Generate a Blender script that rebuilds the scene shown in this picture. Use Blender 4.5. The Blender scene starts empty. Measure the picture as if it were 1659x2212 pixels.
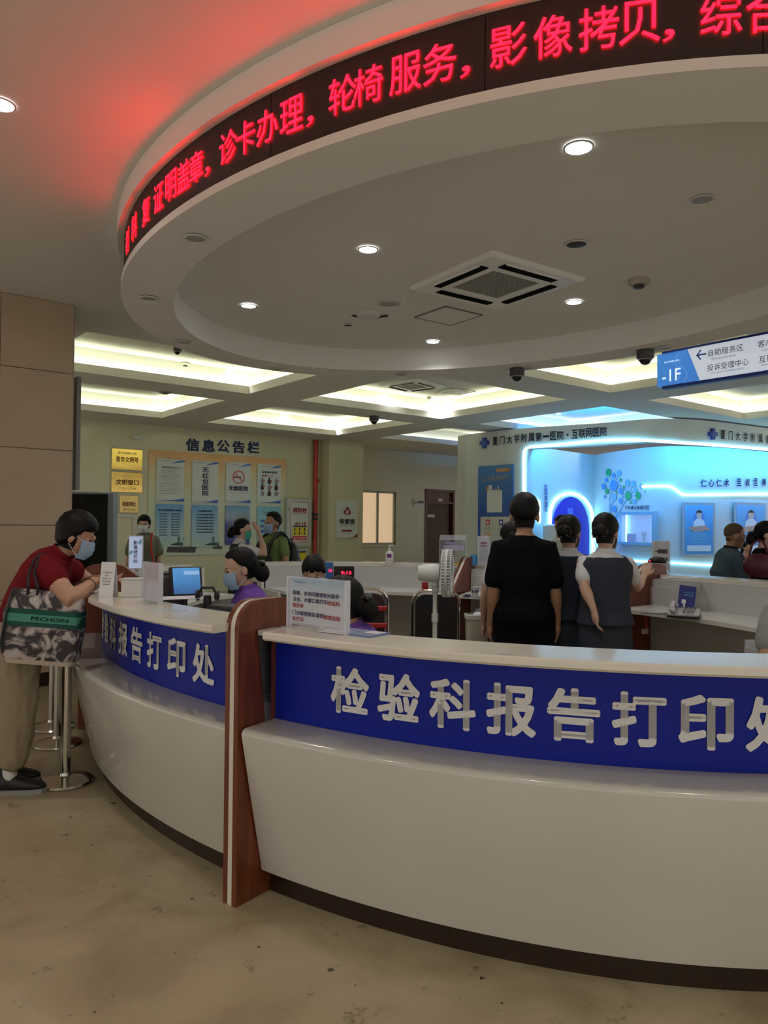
import bpy, math, random
from mathutils import Vector, Matrix, noise
random.seed(7)
R_ = math.radians
sc = bpy.context.scene
col = sc.collection

# ------------------------------------------------------------------ camera
FPX, CAMH = 1600.0, 1.5
PIT, ROL = math.atan(27.0 / 1600.0), 0.009
_c, _s = math.cos(ROL), math.sin(ROL)
FWD = Vector((0, math.cos(PIT), math.sin(PIT))); UP0 = Vector((0, -math.sin(PIT), math.cos(PIT))); RT0 = Vector((1, 0, 0))
RT = RT0 * _c + UP0 * _s
UP = UP0 * _c - RT0 * _s
cam_d = bpy.data.cameras.new('camera'); cam = bpy.data.objects.new('camera', cam_d); col.objects.link(cam)
M = Matrix((RT, UP, -FWD)).transposed().to_4x4(); M.translation = (0, 0, CAMH)
cam.matrix_world = M
cam_d.sensor_fit = 'VERTICAL'; cam_d.sensor_height = 36.0; cam_d.lens = FPX / 2212.0 * 36.0
cam_d.clip_start = 0.05; cam_d.clip_end = 100
sc.camera = cam

# ------------------------------------------------------------------ world and exposure
WORLD_STRENGTH = 0.78
w = bpy.data.worlds.new('hall_ambient'); sc.world = w; w.use_nodes = True
w.node_tree.nodes['Background'].inputs[0].default_value = (1.0, 0.93, 0.83, 1)
w.node_tree.nodes['Background'].inputs[1].default_value = WORLD_STRENGTH
sc.view_settings.view_transform = 'Standard'; sc.view_settings.look = 'None'
sc.view_settings.gamma = 1.0; sc.view_settings.exposure = 0.0; sc.view_settings.use_curve_mapping = False
try:
    sc.cycles.use_denoising = True; sc.cycles.sample_clamp_indirect = 4.0
    sc.cycles.max_bounces = 5; sc.cycles.diffuse_bounces = 3; sc.cycles.glossy_bounces = 2; sc.cycles.transmission_bounces = 2; sc.cycles.transparent_max_bounces = 8
    sc.cycles.caustics_reflective = False; sc.cycles.caustics_refractive = False
    sc.cycles.use_adaptive_sampling = True; sc.cycles.adaptive_threshold = 0.045; sc.cycles.adaptive_min_samples = 12
except Exception: pass

# light levels
COVE, DOWN_W, BLUE, LEDRED = 16.0, 32.0, 5.5, 17.0

HALL_W = 40.0

def ray(px, py):
    return RT * ((px - 829.5) / FPX) + UP * ((1106.0 - py) / FPX) + FWD
def atz(px, py, z):
    r = ray(px, py); return Vector((0, 0, CAMH)) + r * ((z - CAMH) / r.z)
def aty(px, py, d):
    r = ray(px, py); return Vector((0, 0, CAMH)) + r * (d / r.y)
TH = R_(38.5)
E1 = Vector((math.cos(TH), math.sin(TH), 0)); E2 = Vector((-math.sin(TH), math.cos(TH), 0))
def G(g1, g2, z=0.0): return E1 * g1 + E2 * g2 + Vector((0, 0, z))
def onwall(px, py, g2):
    r = ray(px, py); t = g2 / r.dot(E2); p = Vector((0, 0, CAMH)) + r * t
    return p.dot(E1), p.z

# ------------------------------------------------------------------ materials
MATS = {}
def mat(name, c, rough=0.5, metal=0.0, emit=0.0, ecol=None, alpha=1.0, trans=0.0, var=0.06, vscale=6.0, bump=0.0, bscale=60.0, spec=0.5, coat=0.0, sheen=0.0):
    if name in MATS: return MATS[name]
    m = bpy.data.materials.new(name); m.use_nodes = True; nt = m.node_tree; b = nt.nodes['Principled BSDF']
    b.inputs['Roughness'].default_value = rough; b.inputs['Metallic'].default_value = metal
    b.inputs['Specular IOR Level'].default_value = spec
    if coat: b.inputs['Coat Weight'].default_value = coat; b.inputs['Coat Roughness'].default_value = 0.08
    if sheen: b.inputs['Sheen Weight'].default_value = sheen
    tc = nt.nodes.new('ShaderNodeTexCoord')
    if var > 0:
        n = nt.nodes.new('ShaderNodeTexNoise'); n.inputs['Scale'].default_value = vscale; n.inputs['Detail'].default_value = 4
        nt.links.new(tc.outputs['Object'], n.inputs['Vector'])
        mx = nt.nodes.new('ShaderNodeMix'); mx.data_type = 'RGBA'
        mx.inputs[6].default_value = (*[v * (1 - var) for v in c], 1); mx.inputs[7].default_value = (*[min(1, v * (1 + var)) for v in c], 1)
        nt.links.new(n.outputs['Fac'], mx.inputs[0]); nt.links.new(mx.outputs[2], b.inputs['Base Color'])
    else:
        b.inputs['Base Color'].default_value = (*c, 1)
    if bump:
        n2 = nt.nodes.new('ShaderNodeTexNoise'); n2.inputs['Scale'].default_value = bscale; n2.inputs['Detail'].default_value = 3
        nt.links.new(tc.outputs['Object'], n2.inputs['Vector'])
        bp = nt.nodes.new('ShaderNodeBump'); bp.inputs['Strength'].default_value = bump; bp.inputs['Distance'].default_value = 0.004
        nt.links.new(n2.outputs['Fac'], bp.inputs['Height']); nt.links.new(bp.outputs['Normal'], b.inputs['Normal'])
    if emit:
        b.inputs['Emission Color'].default_value = (*(ecol or c), 1); b.inputs['Emission Strength'].default_value = emit
    if trans: b.inputs['Transmission Weight'].default_value = trans; b.inputs['IOR'].default_value = 1.3
    b.inputs['Alpha'].default_value = alpha
    MATS[name] = m; return m

def mat_grad(name, stops, axis='Z', z0=0.0, z1=1.0, rough=0.3, emit=0.0):
    """printed colour gradient along an object axis (poster print)"""
    m = bpy.data.materials.new(name); m.use_nodes = True; nt = m.node_tree; b = nt.nodes['Principled BSDF']
    tc = nt.nodes.new('ShaderNodeTexCoord'); sp = nt.nodes.new('ShaderNodeSeparateXYZ'); nt.links.new(tc.outputs['Object'], sp.inputs[0])
    mr = nt.nodes.new('ShaderNodeMapRange'); mr.inputs[1].default_value = z0; mr.inputs[2].default_value = z1
    nt.links.new(sp.outputs[axis], mr.inputs[0])
    n = nt.nodes.new('ShaderNodeTexNoise'); n.inputs['Scale'].default_value = 3.0 / max(.05, abs(z1 - z0)); nt.links.new(tc.outputs['Object'], n.inputs['Vector'])
    ad = nt.nodes.new('ShaderNodeMath'); ad.operation = 'MULTIPLY_ADD'; ad.inputs[1].default_value = .25; nt.links.new(n.outputs['Fac'], ad.inputs[0])
    sb = nt.nodes.new('ShaderNodeMath'); sb.operation = 'SUBTRACT'; sb.inputs[1].default_value = .125; nt.links.new(mr.outputs[0], sb.inputs[0])
    nt.links.new(sb.outputs[0], ad.inputs[2])
    cr = nt.nodes.new('ShaderNodeValToRGB'); nt.links.new(ad.outputs[0], cr.inputs[0])
    els = cr.color_ramp.elements
    els[0].position, els[0].color = stops[0][0], (*stops[0][1], 1); els[1].position, els[1].color = stops[-1][0], (*stops[-1][1], 1)
    for p, c in stops[1:-1]:
        e = els.new(p); e.color = (*c, 1)
    nt.links.new(cr.outputs[0], b.inputs['Base Color']); b.inputs['Roughness'].default_value = rough
    if emit: nt.links.new(cr.outputs[0], b.inputs['Emission Color']); b.inputs['Emission Strength'].default_value = emit
    return m

def mat_wood(name, c1, c2, rough=0.3, coat=0.3):
    m = bpy.data.materials.new(name); m.use_nodes = True; nt = m.node_tree; b = nt.nodes['Principled BSDF']
    tc = nt.nodes.new('ShaderNodeTexCoord'); mp = nt.nodes.new('ShaderNodeMapping'); mp.inputs['Scale'].default_value = (14, 14, 1.2)
    nt.links.new(tc.outputs['Object'], mp.inputs[0])
    n = nt.nodes.new('ShaderNodeTexNoise'); n.inputs['Scale'].default_value = 2.2; n.inputs['Detail'].default_value = 6; n.inputs['Distortion'].default_value = 1.2
    nt.links.new(mp.outputs[0], n.inputs['Vector'])
    cr = nt.nodes.new('ShaderNodeValToRGB'); cr.color_ramp.elements[0].position = .3; cr.color_ramp.elements[1].position = .7
    cr.color_ramp.elements[0].color = (*c1, 1); cr.color_ramp.elements[1].color = (*c2, 1)
    nt.links.new(n.outputs['Fac'], cr.inputs[0]); nt.links.new(cr.outputs[0], b.inputs['Base Color'])
    b.inputs['Roughness'].default_value = rough; b.inputs['Coat Weight'].default_value = coat; b.inputs['Coat Roughness'].default_value = .15
    return m

def mat_floor():
    m = bpy.data.materials.new('floor_marble'); m.use_nodes = True; nt = m.node_tree; b = nt.nodes['Principled BSDF']
    tc = nt.nodes.new('ShaderNodeTexCoord')
    n = nt.nodes.new('ShaderNodeTexNoise'); n.inputs['Scale'].default_value = 1.6; n.inputs['Detail'].default_value = 7; n.inputs['Roughness'].default_value = .6; n.inputs['Distortion'].default_value = .6
    nt.links.new(tc.outputs['Object'], n.inputs['Vector'])
    cr = nt.nodes.new('ShaderNodeValToRGB'); e = cr.color_ramp.elements
    e[0].position, e[0].color = .30, (.28, .225, .136, 1); e[1].position, e[1].color = .72, (.49, .415, .28, 1)
    k = e.new(.5); k.color = (.41, .34, .22, 1)
    nt.links.new(n.outputs['Fac'], cr.inputs[0])
    # dark mineral flecks
    n2 = nt.nodes.new('ShaderNodeTexNoise'); n2.inputs['Scale'].default_value = 8.5; n2.inputs['Detail'].default_value = 8; n2.inputs['Roughness'].default_value = .72
    nt.links.new(tc.outputs['Object'], n2.inputs['Vector'])
    cr2 = nt.nodes.new('ShaderNodeValToRGB'); e2 = cr2.color_ramp.elements
    e2[0].position, e2[0].color = .30, (.14, .11, .07, 1); e2[1].position, e2[1].color = .40, (1, 1, 1, 1)
    nt.links.new(n2.outputs['Fac'], cr2.inputs[0])
    mx = nt.nodes.new('ShaderNodeMix'); mx.data_type = 'RGBA'; mx.blend_type = 'MULTIPLY'; mx.inputs[0].default_value = .85
    nt.links.new(cr.outputs[0], mx.inputs[6]); nt.links.new(cr2.outputs[0], mx.inputs[7])
    n3 = nt.nodes.new('ShaderNodeTexNoise'); n3.inputs['Scale'].default_value = 22; n3.inputs['Detail'].default_value = 2
    nt.links.new(tc.outputs['Object'], n3.inputs['Vector'])
    cr3 = nt.nodes.new('ShaderNodeValToRGB'); e3 = cr3.color_ramp.elements
    e3[0].position, e3[0].color = .255, (.10, .08, .05, 1); e3[1].position, e3[1].color = .29, (1, 1, 1, 1)
    nt.links.new(n3.outputs['Fac'], cr3.inputs[0])
    mx2 = nt.nodes.new('ShaderNodeMix'); mx2.data_type = 'RGBA'; mx2.blend_type = 'MULTIPLY'; mx2.inputs[0].default_value = .9
    nt.links.new(mx.outputs[2], mx2.inputs[6]); nt.links.new(cr3.outputs[0], mx2.inputs[7])
    nt.links.new(mx2.outputs[2], b.inputs['Base Color'])
    b.inputs['Roughness'].default_value = .34; b.inputs['Specular IOR Level'].default_value = .4
    return m

FLOOR = mat_floor()
CEIL = mat('ceiling_paint', (.78, .755, .70), .85, var=.02)
WALLP = mat('glossy_wall_panel', (.72, .69, .49), .22, var=.03, vscale=.8, coat=.2)
WHITE = mat('white_laminate', (.74, .73, .70), .28, var=.03, coat=.15)
SHELL = mat('white_gloss_shell', (.575, .555, .51), .18, var=.06, vscale=2.5, coat=.35)
CTOP = mat('cream_stone_top', (.70, .67, .60), .22, var=.05, vscale=9, coat=.2)
BLUEP = mat('blue_vinyl', (.006, .020, .36), .42, var=.05, vscale=3, spec=.25)
LETTER = mat('white_vinyl_letter', (.86, .86, .88), .4, var=.02)
PLINTH = mat_wood('plinth_wood', (.016, .006, .003), (.03, .012, .006), .35, .2)
WOOD = mat_wood('cherry_wood', (.115, .026, .009), (.20, .050, .017), .38, .12)
DOORW = mat_wood('dark_door_wood', (.075, .020, .009), (.12, .034, .014), .45, .0)
BLACK = mat('black_plastic', (.012, .012, .013), .4, var=.1)
DGREY = mat('dark_grey_plastic', (.05, .05, .055), .45, var=.1)
GREY = mat('grey_plastic', (.32, .33, .34), .4, var=.05)
LGREY = mat('light_grey_plastic', (.58, .58, .62), .35, var=.04)
CHROME = mat('chrome', (.75, .74, .70), .12, 1.0, var=.03)
BRASS = mat('polished_brass', (.78, .55, .16), .12, 1.0, var=.1, vscale=3, bump=.35, bscale=7)
BRASSB = mat('brushed_brass', (.70, .52, .22), .35, 1.0, var=.12, vscale=5)
REDP = mat('red_pipe_paint', (.42, .022, .012), .35, var=.06)
STONE = mat('beige_stone_panel', (.52, .41, .29), .4, var=.12, vscale=3, bump=.1, bscale=30)
def acrylic():
    m = bpy.data.materials.new('clear_acrylic'); m.use_nodes = True; nt = m.node_tree; b = nt.nodes['Principled BSDF']
    b.inputs['Base Color'].default_value = (.80, .82, .92, 1); b.inputs['Roughness'].default_value = .06; b.inputs['Alpha'].default_value = .22
    n = nt.nodes.new('ShaderNodeTexNoise'); n.inputs['Scale'].default_value = 3
    mr = nt.nodes.new('ShaderNodeMapRange'); mr.inputs[3].default_value = .18; mr.inputs[4].default_value = .27
    nt.links.new(n.outputs['Fac'], mr.inputs[0]); nt.links.new(mr.outputs[0], b.inputs['Alpha'])
    return m
ACRYL = acrylic()
PAPER = mat('white_paper', (.76, .76, .80), .7, var=.03)
PRINTW = mat('poster_white', (.74, .80, .76), .25, var=.03)
INK = mat('black_ink', (.02, .02, .03), .5, var=.05)
NAVY = mat('navy_ink', (.02, .03, .16), .45, var=.05)
REDINK = mat('red_ink', (.62, .04, .03), .45, var=.05)
GREYINK = mat('grey_ink', (.30, .33, .36), .5, var=.05)
BLUEINK = mat('blue_ink', (.05, .15, .55), .45, var=.05)
YELLOW = mat('yellow_print', (.85, .70, .03), .45, var=.05)
ORANGE = mat('orange_print', (.80, .36, .06), .45, var=.05)
MAROON = mat('maroon_print', (.30, .01, .05), .45, var=.05)
WHITEINK = mat('white_ink', (.80, .84, .86), .45, var=.02)
SKYINK = mat('sky_blue_ink', (.22, .55, .85), .4, var=.04)
GREENINK = mat('green_ink', (.02, .36, .12), .4, var=.05)

# ------------------------------------------------------------------ mesh building
def finish(o, parent=None, smooth=True, angle=40):
    col.objects.link(o)
    if parent is not None: o.parent = parent
    if smooth and o.type == 'MESH':
        me = o.data
        for p in me.polygons: p.use_smooth = True
        try: me.set_sharp_from_angle(angle=R_(angle))
        except Exception: pass
    return o

class MB:
    def __init__(s): s.v = []; s.f = []; s.m = []; s.mats = []; s.cur = 0
    def use(s, m):
        if m not in s.mats: s.mats.append(m)
        s.cur = s.mats.index(m); return s
    def add(s, vs, fs, T=None):
        o = len(s.v)
        s.v += [tuple(T @ Vector(q)) if T is not None else tuple(q) for q in vs]
        for f in fs: s.f.append([i + o for i in f]); s.m.append(s.cur)
        return s
    def box(s, c, d, rz=0.0, T=None, bev=0.0):
        x, y, z = d[0] / 2, d[1] / 2, d[2] / 2
        if bev > 0:
            bv = min(bev, x * .45, y * .45, z * .45); vs = []; idx = {}
            rings = []
            for zz, ins in ((-z, bv), (-z + bv, 0), (z - bv, 0), (z, bv)):
                X, Y = x - ins, y - ins
                q = [(X, -Y + bv), (X, Y - bv), (X - bv, Y), (-X + bv, Y), (-X, Y - bv), (-X, -Y + bv), (-X + bv, -Y), (X - bv, -Y)]
                rings.append([Vector((a, b, zz)) for a, b in q])
            vs = [p for r in rings for p in r]; fs = [list(range(7, -1, -1)), list(range(24, 32))]
            for k in range(3):
                for i in range(8):
                    j = (i + 1) % 8; fs.append([k * 8 + i, k * 8 + j, k * 8 + 8 + j, k * 8 + 8 + i])
        else:
            vs = [Vector((a * x, b * y, e * z)) for e in (-1, 1) for a, b in ((-1, -1), (1, -1), (1, 1), (-1, 1))]
            fs = [[3, 2, 1, 0], [4, 5, 6, 7], [0, 1, 5, 4], [1, 2, 6, 5], [2, 3, 7, 6], [3, 0, 4, 7]]
        Rz = Matrix.Translation(c) @ Matrix.Rotation(rz, 4, 'Z')
        return s.add([Rz @ q for q in vs], fs, T)
    def prism(s, poly, a0, a1, axis='z', T=None):
        """polygon (2d, ccw) swept from a0 to a1. axis z: (x,y)->xy ; axis y: (x,z) swept along y ; axis x: (y,z) swept along x"""
        n = len(poly)
        def P(q, a):
            if axis == 'z': return (q[0], q[1], a)
            if axis == 'y': return (q[0], a, q[1])
            return (a, q[0], q[1])
        vs = [P(q, a0) for q in poly] + [P(q, a1) for q in poly]
        fs = [list(range(n - 1, -1, -1)), list(range(n, 2 * n))] + [[i, (i + 1) % n, n + (i + 1) % n, n + i] for i in range(n)]
        if axis == 'y': fs = [f[::-1] for f in fs]
        return s.add(vs, fs, T)
    def loft(s, rings, closed=False, caps=True, T=None):
        n = len(rings[0]); vs = [q for r in rings for q in r]; fs = []
        m = len(rings)
        for k in range(m if closed else m - 1):
            a, b = k * n, ((k + 1) % m) * n
            for i in range(n):
                j = (i + 1) % n; fs.append([a + i, a + j, b + j, b + i])
        if caps and not closed:
            fs.append(list(range(n - 1, -1, -1))); fs.append(list(range((m - 1) * n, m * n)))
        return s.add(vs, fs, T)
    def tube(s, path, r, n=10, T=None, caps=True, closed=False):
        path = [Vector(p) for p in path]; rs = r if isinstance(r, (list, tuple)) else [r] * len(path)
        rings = []; ref = None; m = len(path)
        for i, p in enumerate(path):
            if closed: t = path[(i + 1) % m] - path[i - 1]
            else: t = path[min(i + 1, m - 1)] - path[max(i - 1, 0)]
            t = t.normalized() if t.length > 1e-9 else Vector((0, 0, 1))
            if ref is None: ref = Vector((0, 0, 1)) if abs(t.z) < .9 else Vector((1, 0, 0))
            u = t.cross(ref)
            u = u.normalized() if u.length > 1e-6 else t.orthogonal().normalized()
            v = t.cross(u).normalized(); ref = u.cross(t)
            rings.append([p + (u * math.cos(2 * math.pi * k / n) - v * math.sin(2 * math.pi * k / n)) * -rs[i] for k in range(n)])
        return s.loft(rings, closed=closed, caps=caps, T=T)
    def lathe(s, prof, n=24, c=(0, 0, 0), T=None, caps=True):
        rings = [[Vector((c[0] + r * math.cos(2 * math.pi * k / n), c[1] + r * math.sin(2 * math.pi * k / n), c[2] + z)) for k in range(n)] for r, z in prof]
        return s.loft(rings, caps=caps, T=T)
    def ell(s, c, r, n=14, m=9, T=None, rot=None):
        c = Vector(c); vs = []; fs = []
        for i in range(1, m):
            th = math.pi * i / m
            for k in range(n):
                ph = 2 * math.pi * k / n
                q = Vector((r[0] * math.sin(th) * math.cos(ph), r[1] * math.sin(th) * math.sin(ph), -r[2] * math.cos(th)))
                vs.append(c + (rot @ q if rot is not None else q))
        b = len(vs); zb = Vector((0, 0, -r[2])); zt = Vector((0, 0, r[2]))
        vs += [c + (rot @ zb if rot is not None else zb), c + (rot @ zt if rot is not None else zt)]
        for i in range(m - 2):
            for k in range(n):
                j = (k + 1) % n; fs.append([i * n + k, i * n + j, i * n + n + j, i * n + n + k])
        for k in range(n):
            j = (k + 1) % n; fs.append([b, j, k]); fs.append([b + 1, (m - 2) * n + k, (m - 2) * n + j])
        return s.add(vs, fs, T)
    def build(s, name, m=None, parent=None, smooth=True, angle=40):
        me = bpy.data.meshes.new(name); me.from_pydata(s.v, [], s.f)
        ms = s.mats if s.mats else [m]
        for q in ms: me.materials.append(q)
        if s.mats and m is None: me.polygons.foreach_set('material_index', s.m)
        me.update(); me.validate()
        o = bpy.data.objects.new(name, me)
        return finish(o, parent, smooth, angle)

def tag(o, label=None, cat=None, group=None, kind=None):
    if label: o['label'] = label
    if cat: o['category'] = cat
    if group: o['group'] = group
    if kind: o['kind'] = kind
    return o
def thing(name, label, cat, loc=(0, 0, 0), rz=0.0, group=None):
    o = bpy.data.objects.new(name, None); col.objects.link(o); o.location = loc; o.rotation_euler = (0, 0, rz); o.empty_display_size = .1
    return tag(o, label, cat, group)
def struct(o): o['kind'] = 'structure'; return o
def dup(root, loc=None, rz=None, label=None, group=None, parent=None):
    c = root.copy(); col.objects.link(c)
    if parent is not None: c.parent = parent
    if loc is not None: c.location = loc
    if rz is not None: c.rotation_euler = (0, 0, rz)
    if label: c['label'] = label
    if group: c['group'] = group
    for ch in root.children: dup(ch, parent=c)
    return c
def blob(mb, name, m, parent, voxel=.01, it=4, wrinkle=0.0):
    me = bpy.data.meshes.new('tmp'); me.from_pydata(mb.v, [], mb.f); me.update()
    o = bpy.data.objects.new('tmp', me); col.objects.link(o)
    r = o.modifiers.new('r', 'REMESH'); r.mode = 'VOXEL'; r.voxel_size = voxel; r.adaptivity = 0
    if it:
        sm = o.modifiers.new('s', 'SMOOTH'); sm.iterations = it; sm.factor = .5
    dg = bpy.context.evaluated_depsgraph_get(); ev = o.evaluated_get(dg)
    me2 = bpy.data.meshes.new_from_object(ev); bpy.data.objects.remove(o); bpy.data.meshes.remove(me)
    if wrinkle:   # soft folds of cloth
        nn = [v.normal.copy() for v in me2.vertices]
        for v, q in zip(me2.vertices, nn):
            c = v.co; f = noise.noise(Vector((c.x * 16, c.y * 16, c.z * 5.5 + len(name)))) + .5 * noise.noise(Vector((c.x * 30, c.y * 30, c.z * 17)))
            v.co = c + q * (wrinkle * f)
    me2.name = name; me2.materials.clear(); me2.materials.append(m)
    o2 = bpy.data.objects.new(name, me2)
    return finish(o2, parent, True, 180)

# ------------------------------------------------------------------ lettering
_TXT = {}
def glyphs(text, bold=0.0, spacing=1.0):
    """flat mesh of a line of text, normalised so its box starts at 0,0; returns verts, faces, w, h"""
    key = (text, bold, spacing)
    if key in _TXT: return _TXT[key]
    cu = bpy.data.curves.new('t', 'FONT'); cu.body = text; cu.size = 1.0; cu.resolution_u = 2; cu.space_character = spacing; cu.fill_mode = 'BOTH'
    o = bpy.data.objects.new('t', cu); col.objects.link(o)
    dg = bpy.context.evaluated_depsgraph_get(); me = bpy.data.meshes.new_from_object(o.evaluated_get(dg))
    vs = [v.co.copy() for v in me.vertices]; fs = [list(p.vertices) for p in me.polygons]
    bpy.data.objects.remove(o); bpy.data.curves.remove(cu); bpy.data.meshes.remove(me)
    if not vs: vs = [Vector((0, 0, 0))]
    x0 = min(v.x for v in vs); y0 = min(v.y for v in vs); x1 = max(v.x for v in vs); y1 = max(v.y for v in vs)
    vs = [Vector((v.x - x0, v.y - y0, 0)) for v in vs]
    if bold > 0:   # heavier weight: the same outline shifted all round
        b0, f0 = list(vs), list(fs); n0 = len(b0); vs, fs = [], []; nb = 8 if bold > .015 else 4
        for k in range(nb):
            dx, dy = bold * math.cos(2 * math.pi * (k + .5) / nb), bold * math.sin(2 * math.pi * (k + .5) / nb)
            fs += [[i + len(vs) for i in f] for f in f0]; vs += [Vector((v.x + dx, v.y + dy, 0)) for v in b0]
    _TXT[key] = (vs, fs, max(x1 - x0, 1e-4), max(y1 - y0, 1e-4)); return _TXT[key]
def put_text(mb, text, cx, cz, w=None, h=None, y=0.0, bold=0.0, T=None, spacing=1.0, depth=0.0):
    """text in the local x-z plane facing -y, box centred on (cx, cz)"""
    vs, fs, gw, gh = glyphs(text, bold, spacing)
    sx = w / gw if w else None; sy = h / gh if h else None
    if sx is None: sx = sy
    if sy is None: sy = sx
    P = [(cx + (v.x - gw / 2) * sx, y, cz + (v.y - gh / 2) * sy) for v in vs]
    mb.add(P, fs, T)
    return mb
def text_part(text, parent, m, cx, cz, w=None, h=None, y=0.0, bold=0.0, name='lettering', spacing=1.0):
    mb = MB(); put_text(mb, text, cx, cz, w, h, y, bold, spacing=spacing)
    return mb.build(name, m, parent, smooth=False)
def column_text(text, parent, m, cx, z0, z1, w, y=0.0, bold=0.0, name='lettering'):
    mb = MB(); n = len(text); p = (z1 - z0) / n
    for i, ch in enumerate(text):
        put_text(mb, ch, cx, z1 - p * (i + .5), w, p * .84, y, bold)
    return mb.build(name, m, parent, smooth=False)
def rrect(x0, z0, x1, z1, r, n=4):
    pts = []
    for cx, cz, a in ((x1 - r, z0 + r, -90), (x1 - r, z1 - r, 0), (x0 + r, z1 - r, 90), (x0 + r, z0 + r, 180)):
        for i in range(n + 1):
            t = R_(a + 90.0 * i / n); pts.append((cx + r * math.cos(t), cz + r * math.sin(t)))
    return pts
def panel(name, x0, z0, x1, z1, y0, y1, m, parent, r=0.0):
    mb = MB()
    if r > 0: mb.prism(rrect(x0, z0, x1, z1, r), min(y0, y1), max(y0, y1), 'y')
    else: mb.box(((x0 + x1) / 2, (y0 + y1) / 2, (z0 + z1) / 2), (x1 - x0, abs(y1 - y0), z1 - z0))
    return mb.build(name, m, parent, smooth=False)
def disc2(mb, cx, cz, rx, rz, y, n=20):
    mb.add([(cx + rx * math.cos(2 * math.pi * k / n), y, cz + rz * math.sin(2 * math.pi * k / n)) for k in range(n)], [list(range(n))])

# ================================================================== SETTING
ZC = 3.53
struct(MB().add([(-9, -3, 0), (14, -3, 0), (14, 26, 0), (-9, 26, 0)], [[0, 1, 2, 3]]).build('floor', FLOOR, smooth=False))

# ---- coffered ceiling: a slab with openings, every opening has a lip, a light trough and a raised ceiling
COFFERS = [(2.40, 5.54, 8.15, 10.40), (6.47, 9.65, 7.45, 10.40), (10.67, 13.85, 7.45, 10.40), (2.40, 5.54, 11.2, 13.93),
           (6.47, 9.65, 11.2, 13.93), (10.67, 13.85, 11.2, 13.6), (6.47, 9.65, 3.70, 6.64), (10.67, 13.85, 3.70, 6.64), (14.8, 17.9, 3.7, 6.64)]
g1s = sorted({-8.0, 24.0} | {q for c in COFFERS for q in c[:2]}); g2s = sorted({-8.0, 20.0} | {q for c in COFFERS for q in c[2:]})
mb = MB()
for i in range(len(g1s) - 1):
    for j in range(len(g2s) - 1):
        a0, a1, b0, b1 = g1s[i], g1s[i + 1], g2s[j], g2s[j + 1]; ca, cb = (a0 + a1) / 2, (b0 + b1) / 2
        if any(c[0] < ca < c[1] and c[2] < cb < c[3] for c in COFFERS): continue
        mb.add([G(a0, b0, ZC), G(a0, b1, ZC), G(a1, b1, ZC), G(a1, b0, ZC)], [[0, 1, 2, 3]])
ceiling = struct(mb.build('ceiling', CEIL, smooth=False))
COVEM = mat('cove_led_strip', (.9, .95, .8), .5, emit=COVE, ecol=(.93, 1.0, .72), var=0)
COVED = mat('cove_led_strip_dim', (.9, .95, .8), .5, emit=COVE * .35, ecol=(.93, 1.0, .80), var=0)
for (a0, a1, b0, b1) in COFFERS:
    m1, m2 = MB(), MB(); L1, L2, SB = ZC + .12, ZC + .38, .16
    def rect(z, o): return [G(a0 - o, b0 - o, z), G(a1 + o, b0 - o, z), G(a1 + o, b1 + o, z), G(a0 - o, b1 + o, z)]
    m1.loft([rect(ZC, 0), rect(L1, 0), rect(L1, .03), rect(ZC + .04, .03), rect(ZC + .04, SB), rect(L2, SB)], caps=False)
    r2 = rect(L2, SB); m1.add(r2, [[3, 2, 1, 0]])
    m1.build('coffer_recess', CEIL, ceiling, smooth=False)
    o = SB - .04
    m2.loft([rect(ZC + .065, .055), rect(ZC + .065, .10), rect(ZC + .085, .10), rect(ZC + .085, .055)], closed=True)
    m2.build('cove_strip', COVEM if a0 < 10 or b0 < 7 else COVED, ceiling, smooth=False)

# ---- walls
GW = 15.12
def wallquad(name, pts, m): return struct(MB().add(pts, [[0, 1, 2, 3]]).build(name, m, smooth=False))
g_r = onwall(692, 1100, GW)[0]
def slab_wall(name, g1a, g1b, g2, th, z0, z1, m):
    mb = MB(); mb.prism([tuple(G(g1a, g2)[:2]), tuple(G(g1b, g2)[:2]), tuple(G(g1b, g2 + th)[:2]), tuple(G(g1a, g2 + th)[:2])], z0, z1)
    return struct(mb.build(name, m, smooth=False))
wall_back = slab_wall('wall_back', 0.0, g_r, GW, .2, 0, ZC, WALLP)
GP = 14.72
gp0 = onwall(710, 1100, GP)[0]; gp1 = onwall(784, 1100, GP)[0]
slab_wall('pillar', gp0, gp1, GP, .9, 0, ZC, WALLP)
GN = 15.75
gw0 = onwall(760, 1100, GN)[0]; gw1 = onwall(1050, 1100, GN)[0]
# window wall, with real openings for the window and the door
wx0, wz1 = onwall(783 - 30, 1058, GN); wx1, wz0 = onwall(855, 1176, GN)
dx0, dz1 = onwall(918, 1056, GN); dx1, _ = onwall(982, 1056, GN)
mb = MB()
def wallcell(a, b, z0, z1): mb.prism([tuple(G(a, GN)[:2]), tuple(G(b, GN)[:2]), tuple(G(b, GN + .2)[:2]), tuple(G(a, GN + .2)[:2])], z0, z1)
wallcell(gp0, wx0, 0, ZC); wallcell(wx0, wx1, 0, wz0); wallcell(wx0, wx1, wz1, ZC); wallcell(wx1, dx0, 0, ZC); wallcell(dx0, dx1, dz1, ZC); wallcell(dx1, gw1, 0, ZC)
struct(mb.build('wall_window', WALLP, smooth=False))
ALU = mat('window_aluminium', (.30, .32, .27), .4, .6, var=.05)
wn = struct(thing('window_1', None, None, G(wx0, GN), TH))
W, Hh = wx1 - wx0, wz1 - wz0
mb = MB()
for (x, z, sx, sz) in ((W / 2, wz0 + .025, W, .05), (W / 2, wz1 - .025, W, .05), (.025, (wz0 + wz1) / 2, .05, Hh), (W - .025, (wz0 + wz1) / 2, .05, Hh), (W * .62, (wz0 + wz1) / 2, .06, Hh)):
    mb.box((x, .08, z), (sx, .10, sz))
mb.build('window_frame', ALU, wn, smooth=False)
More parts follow.
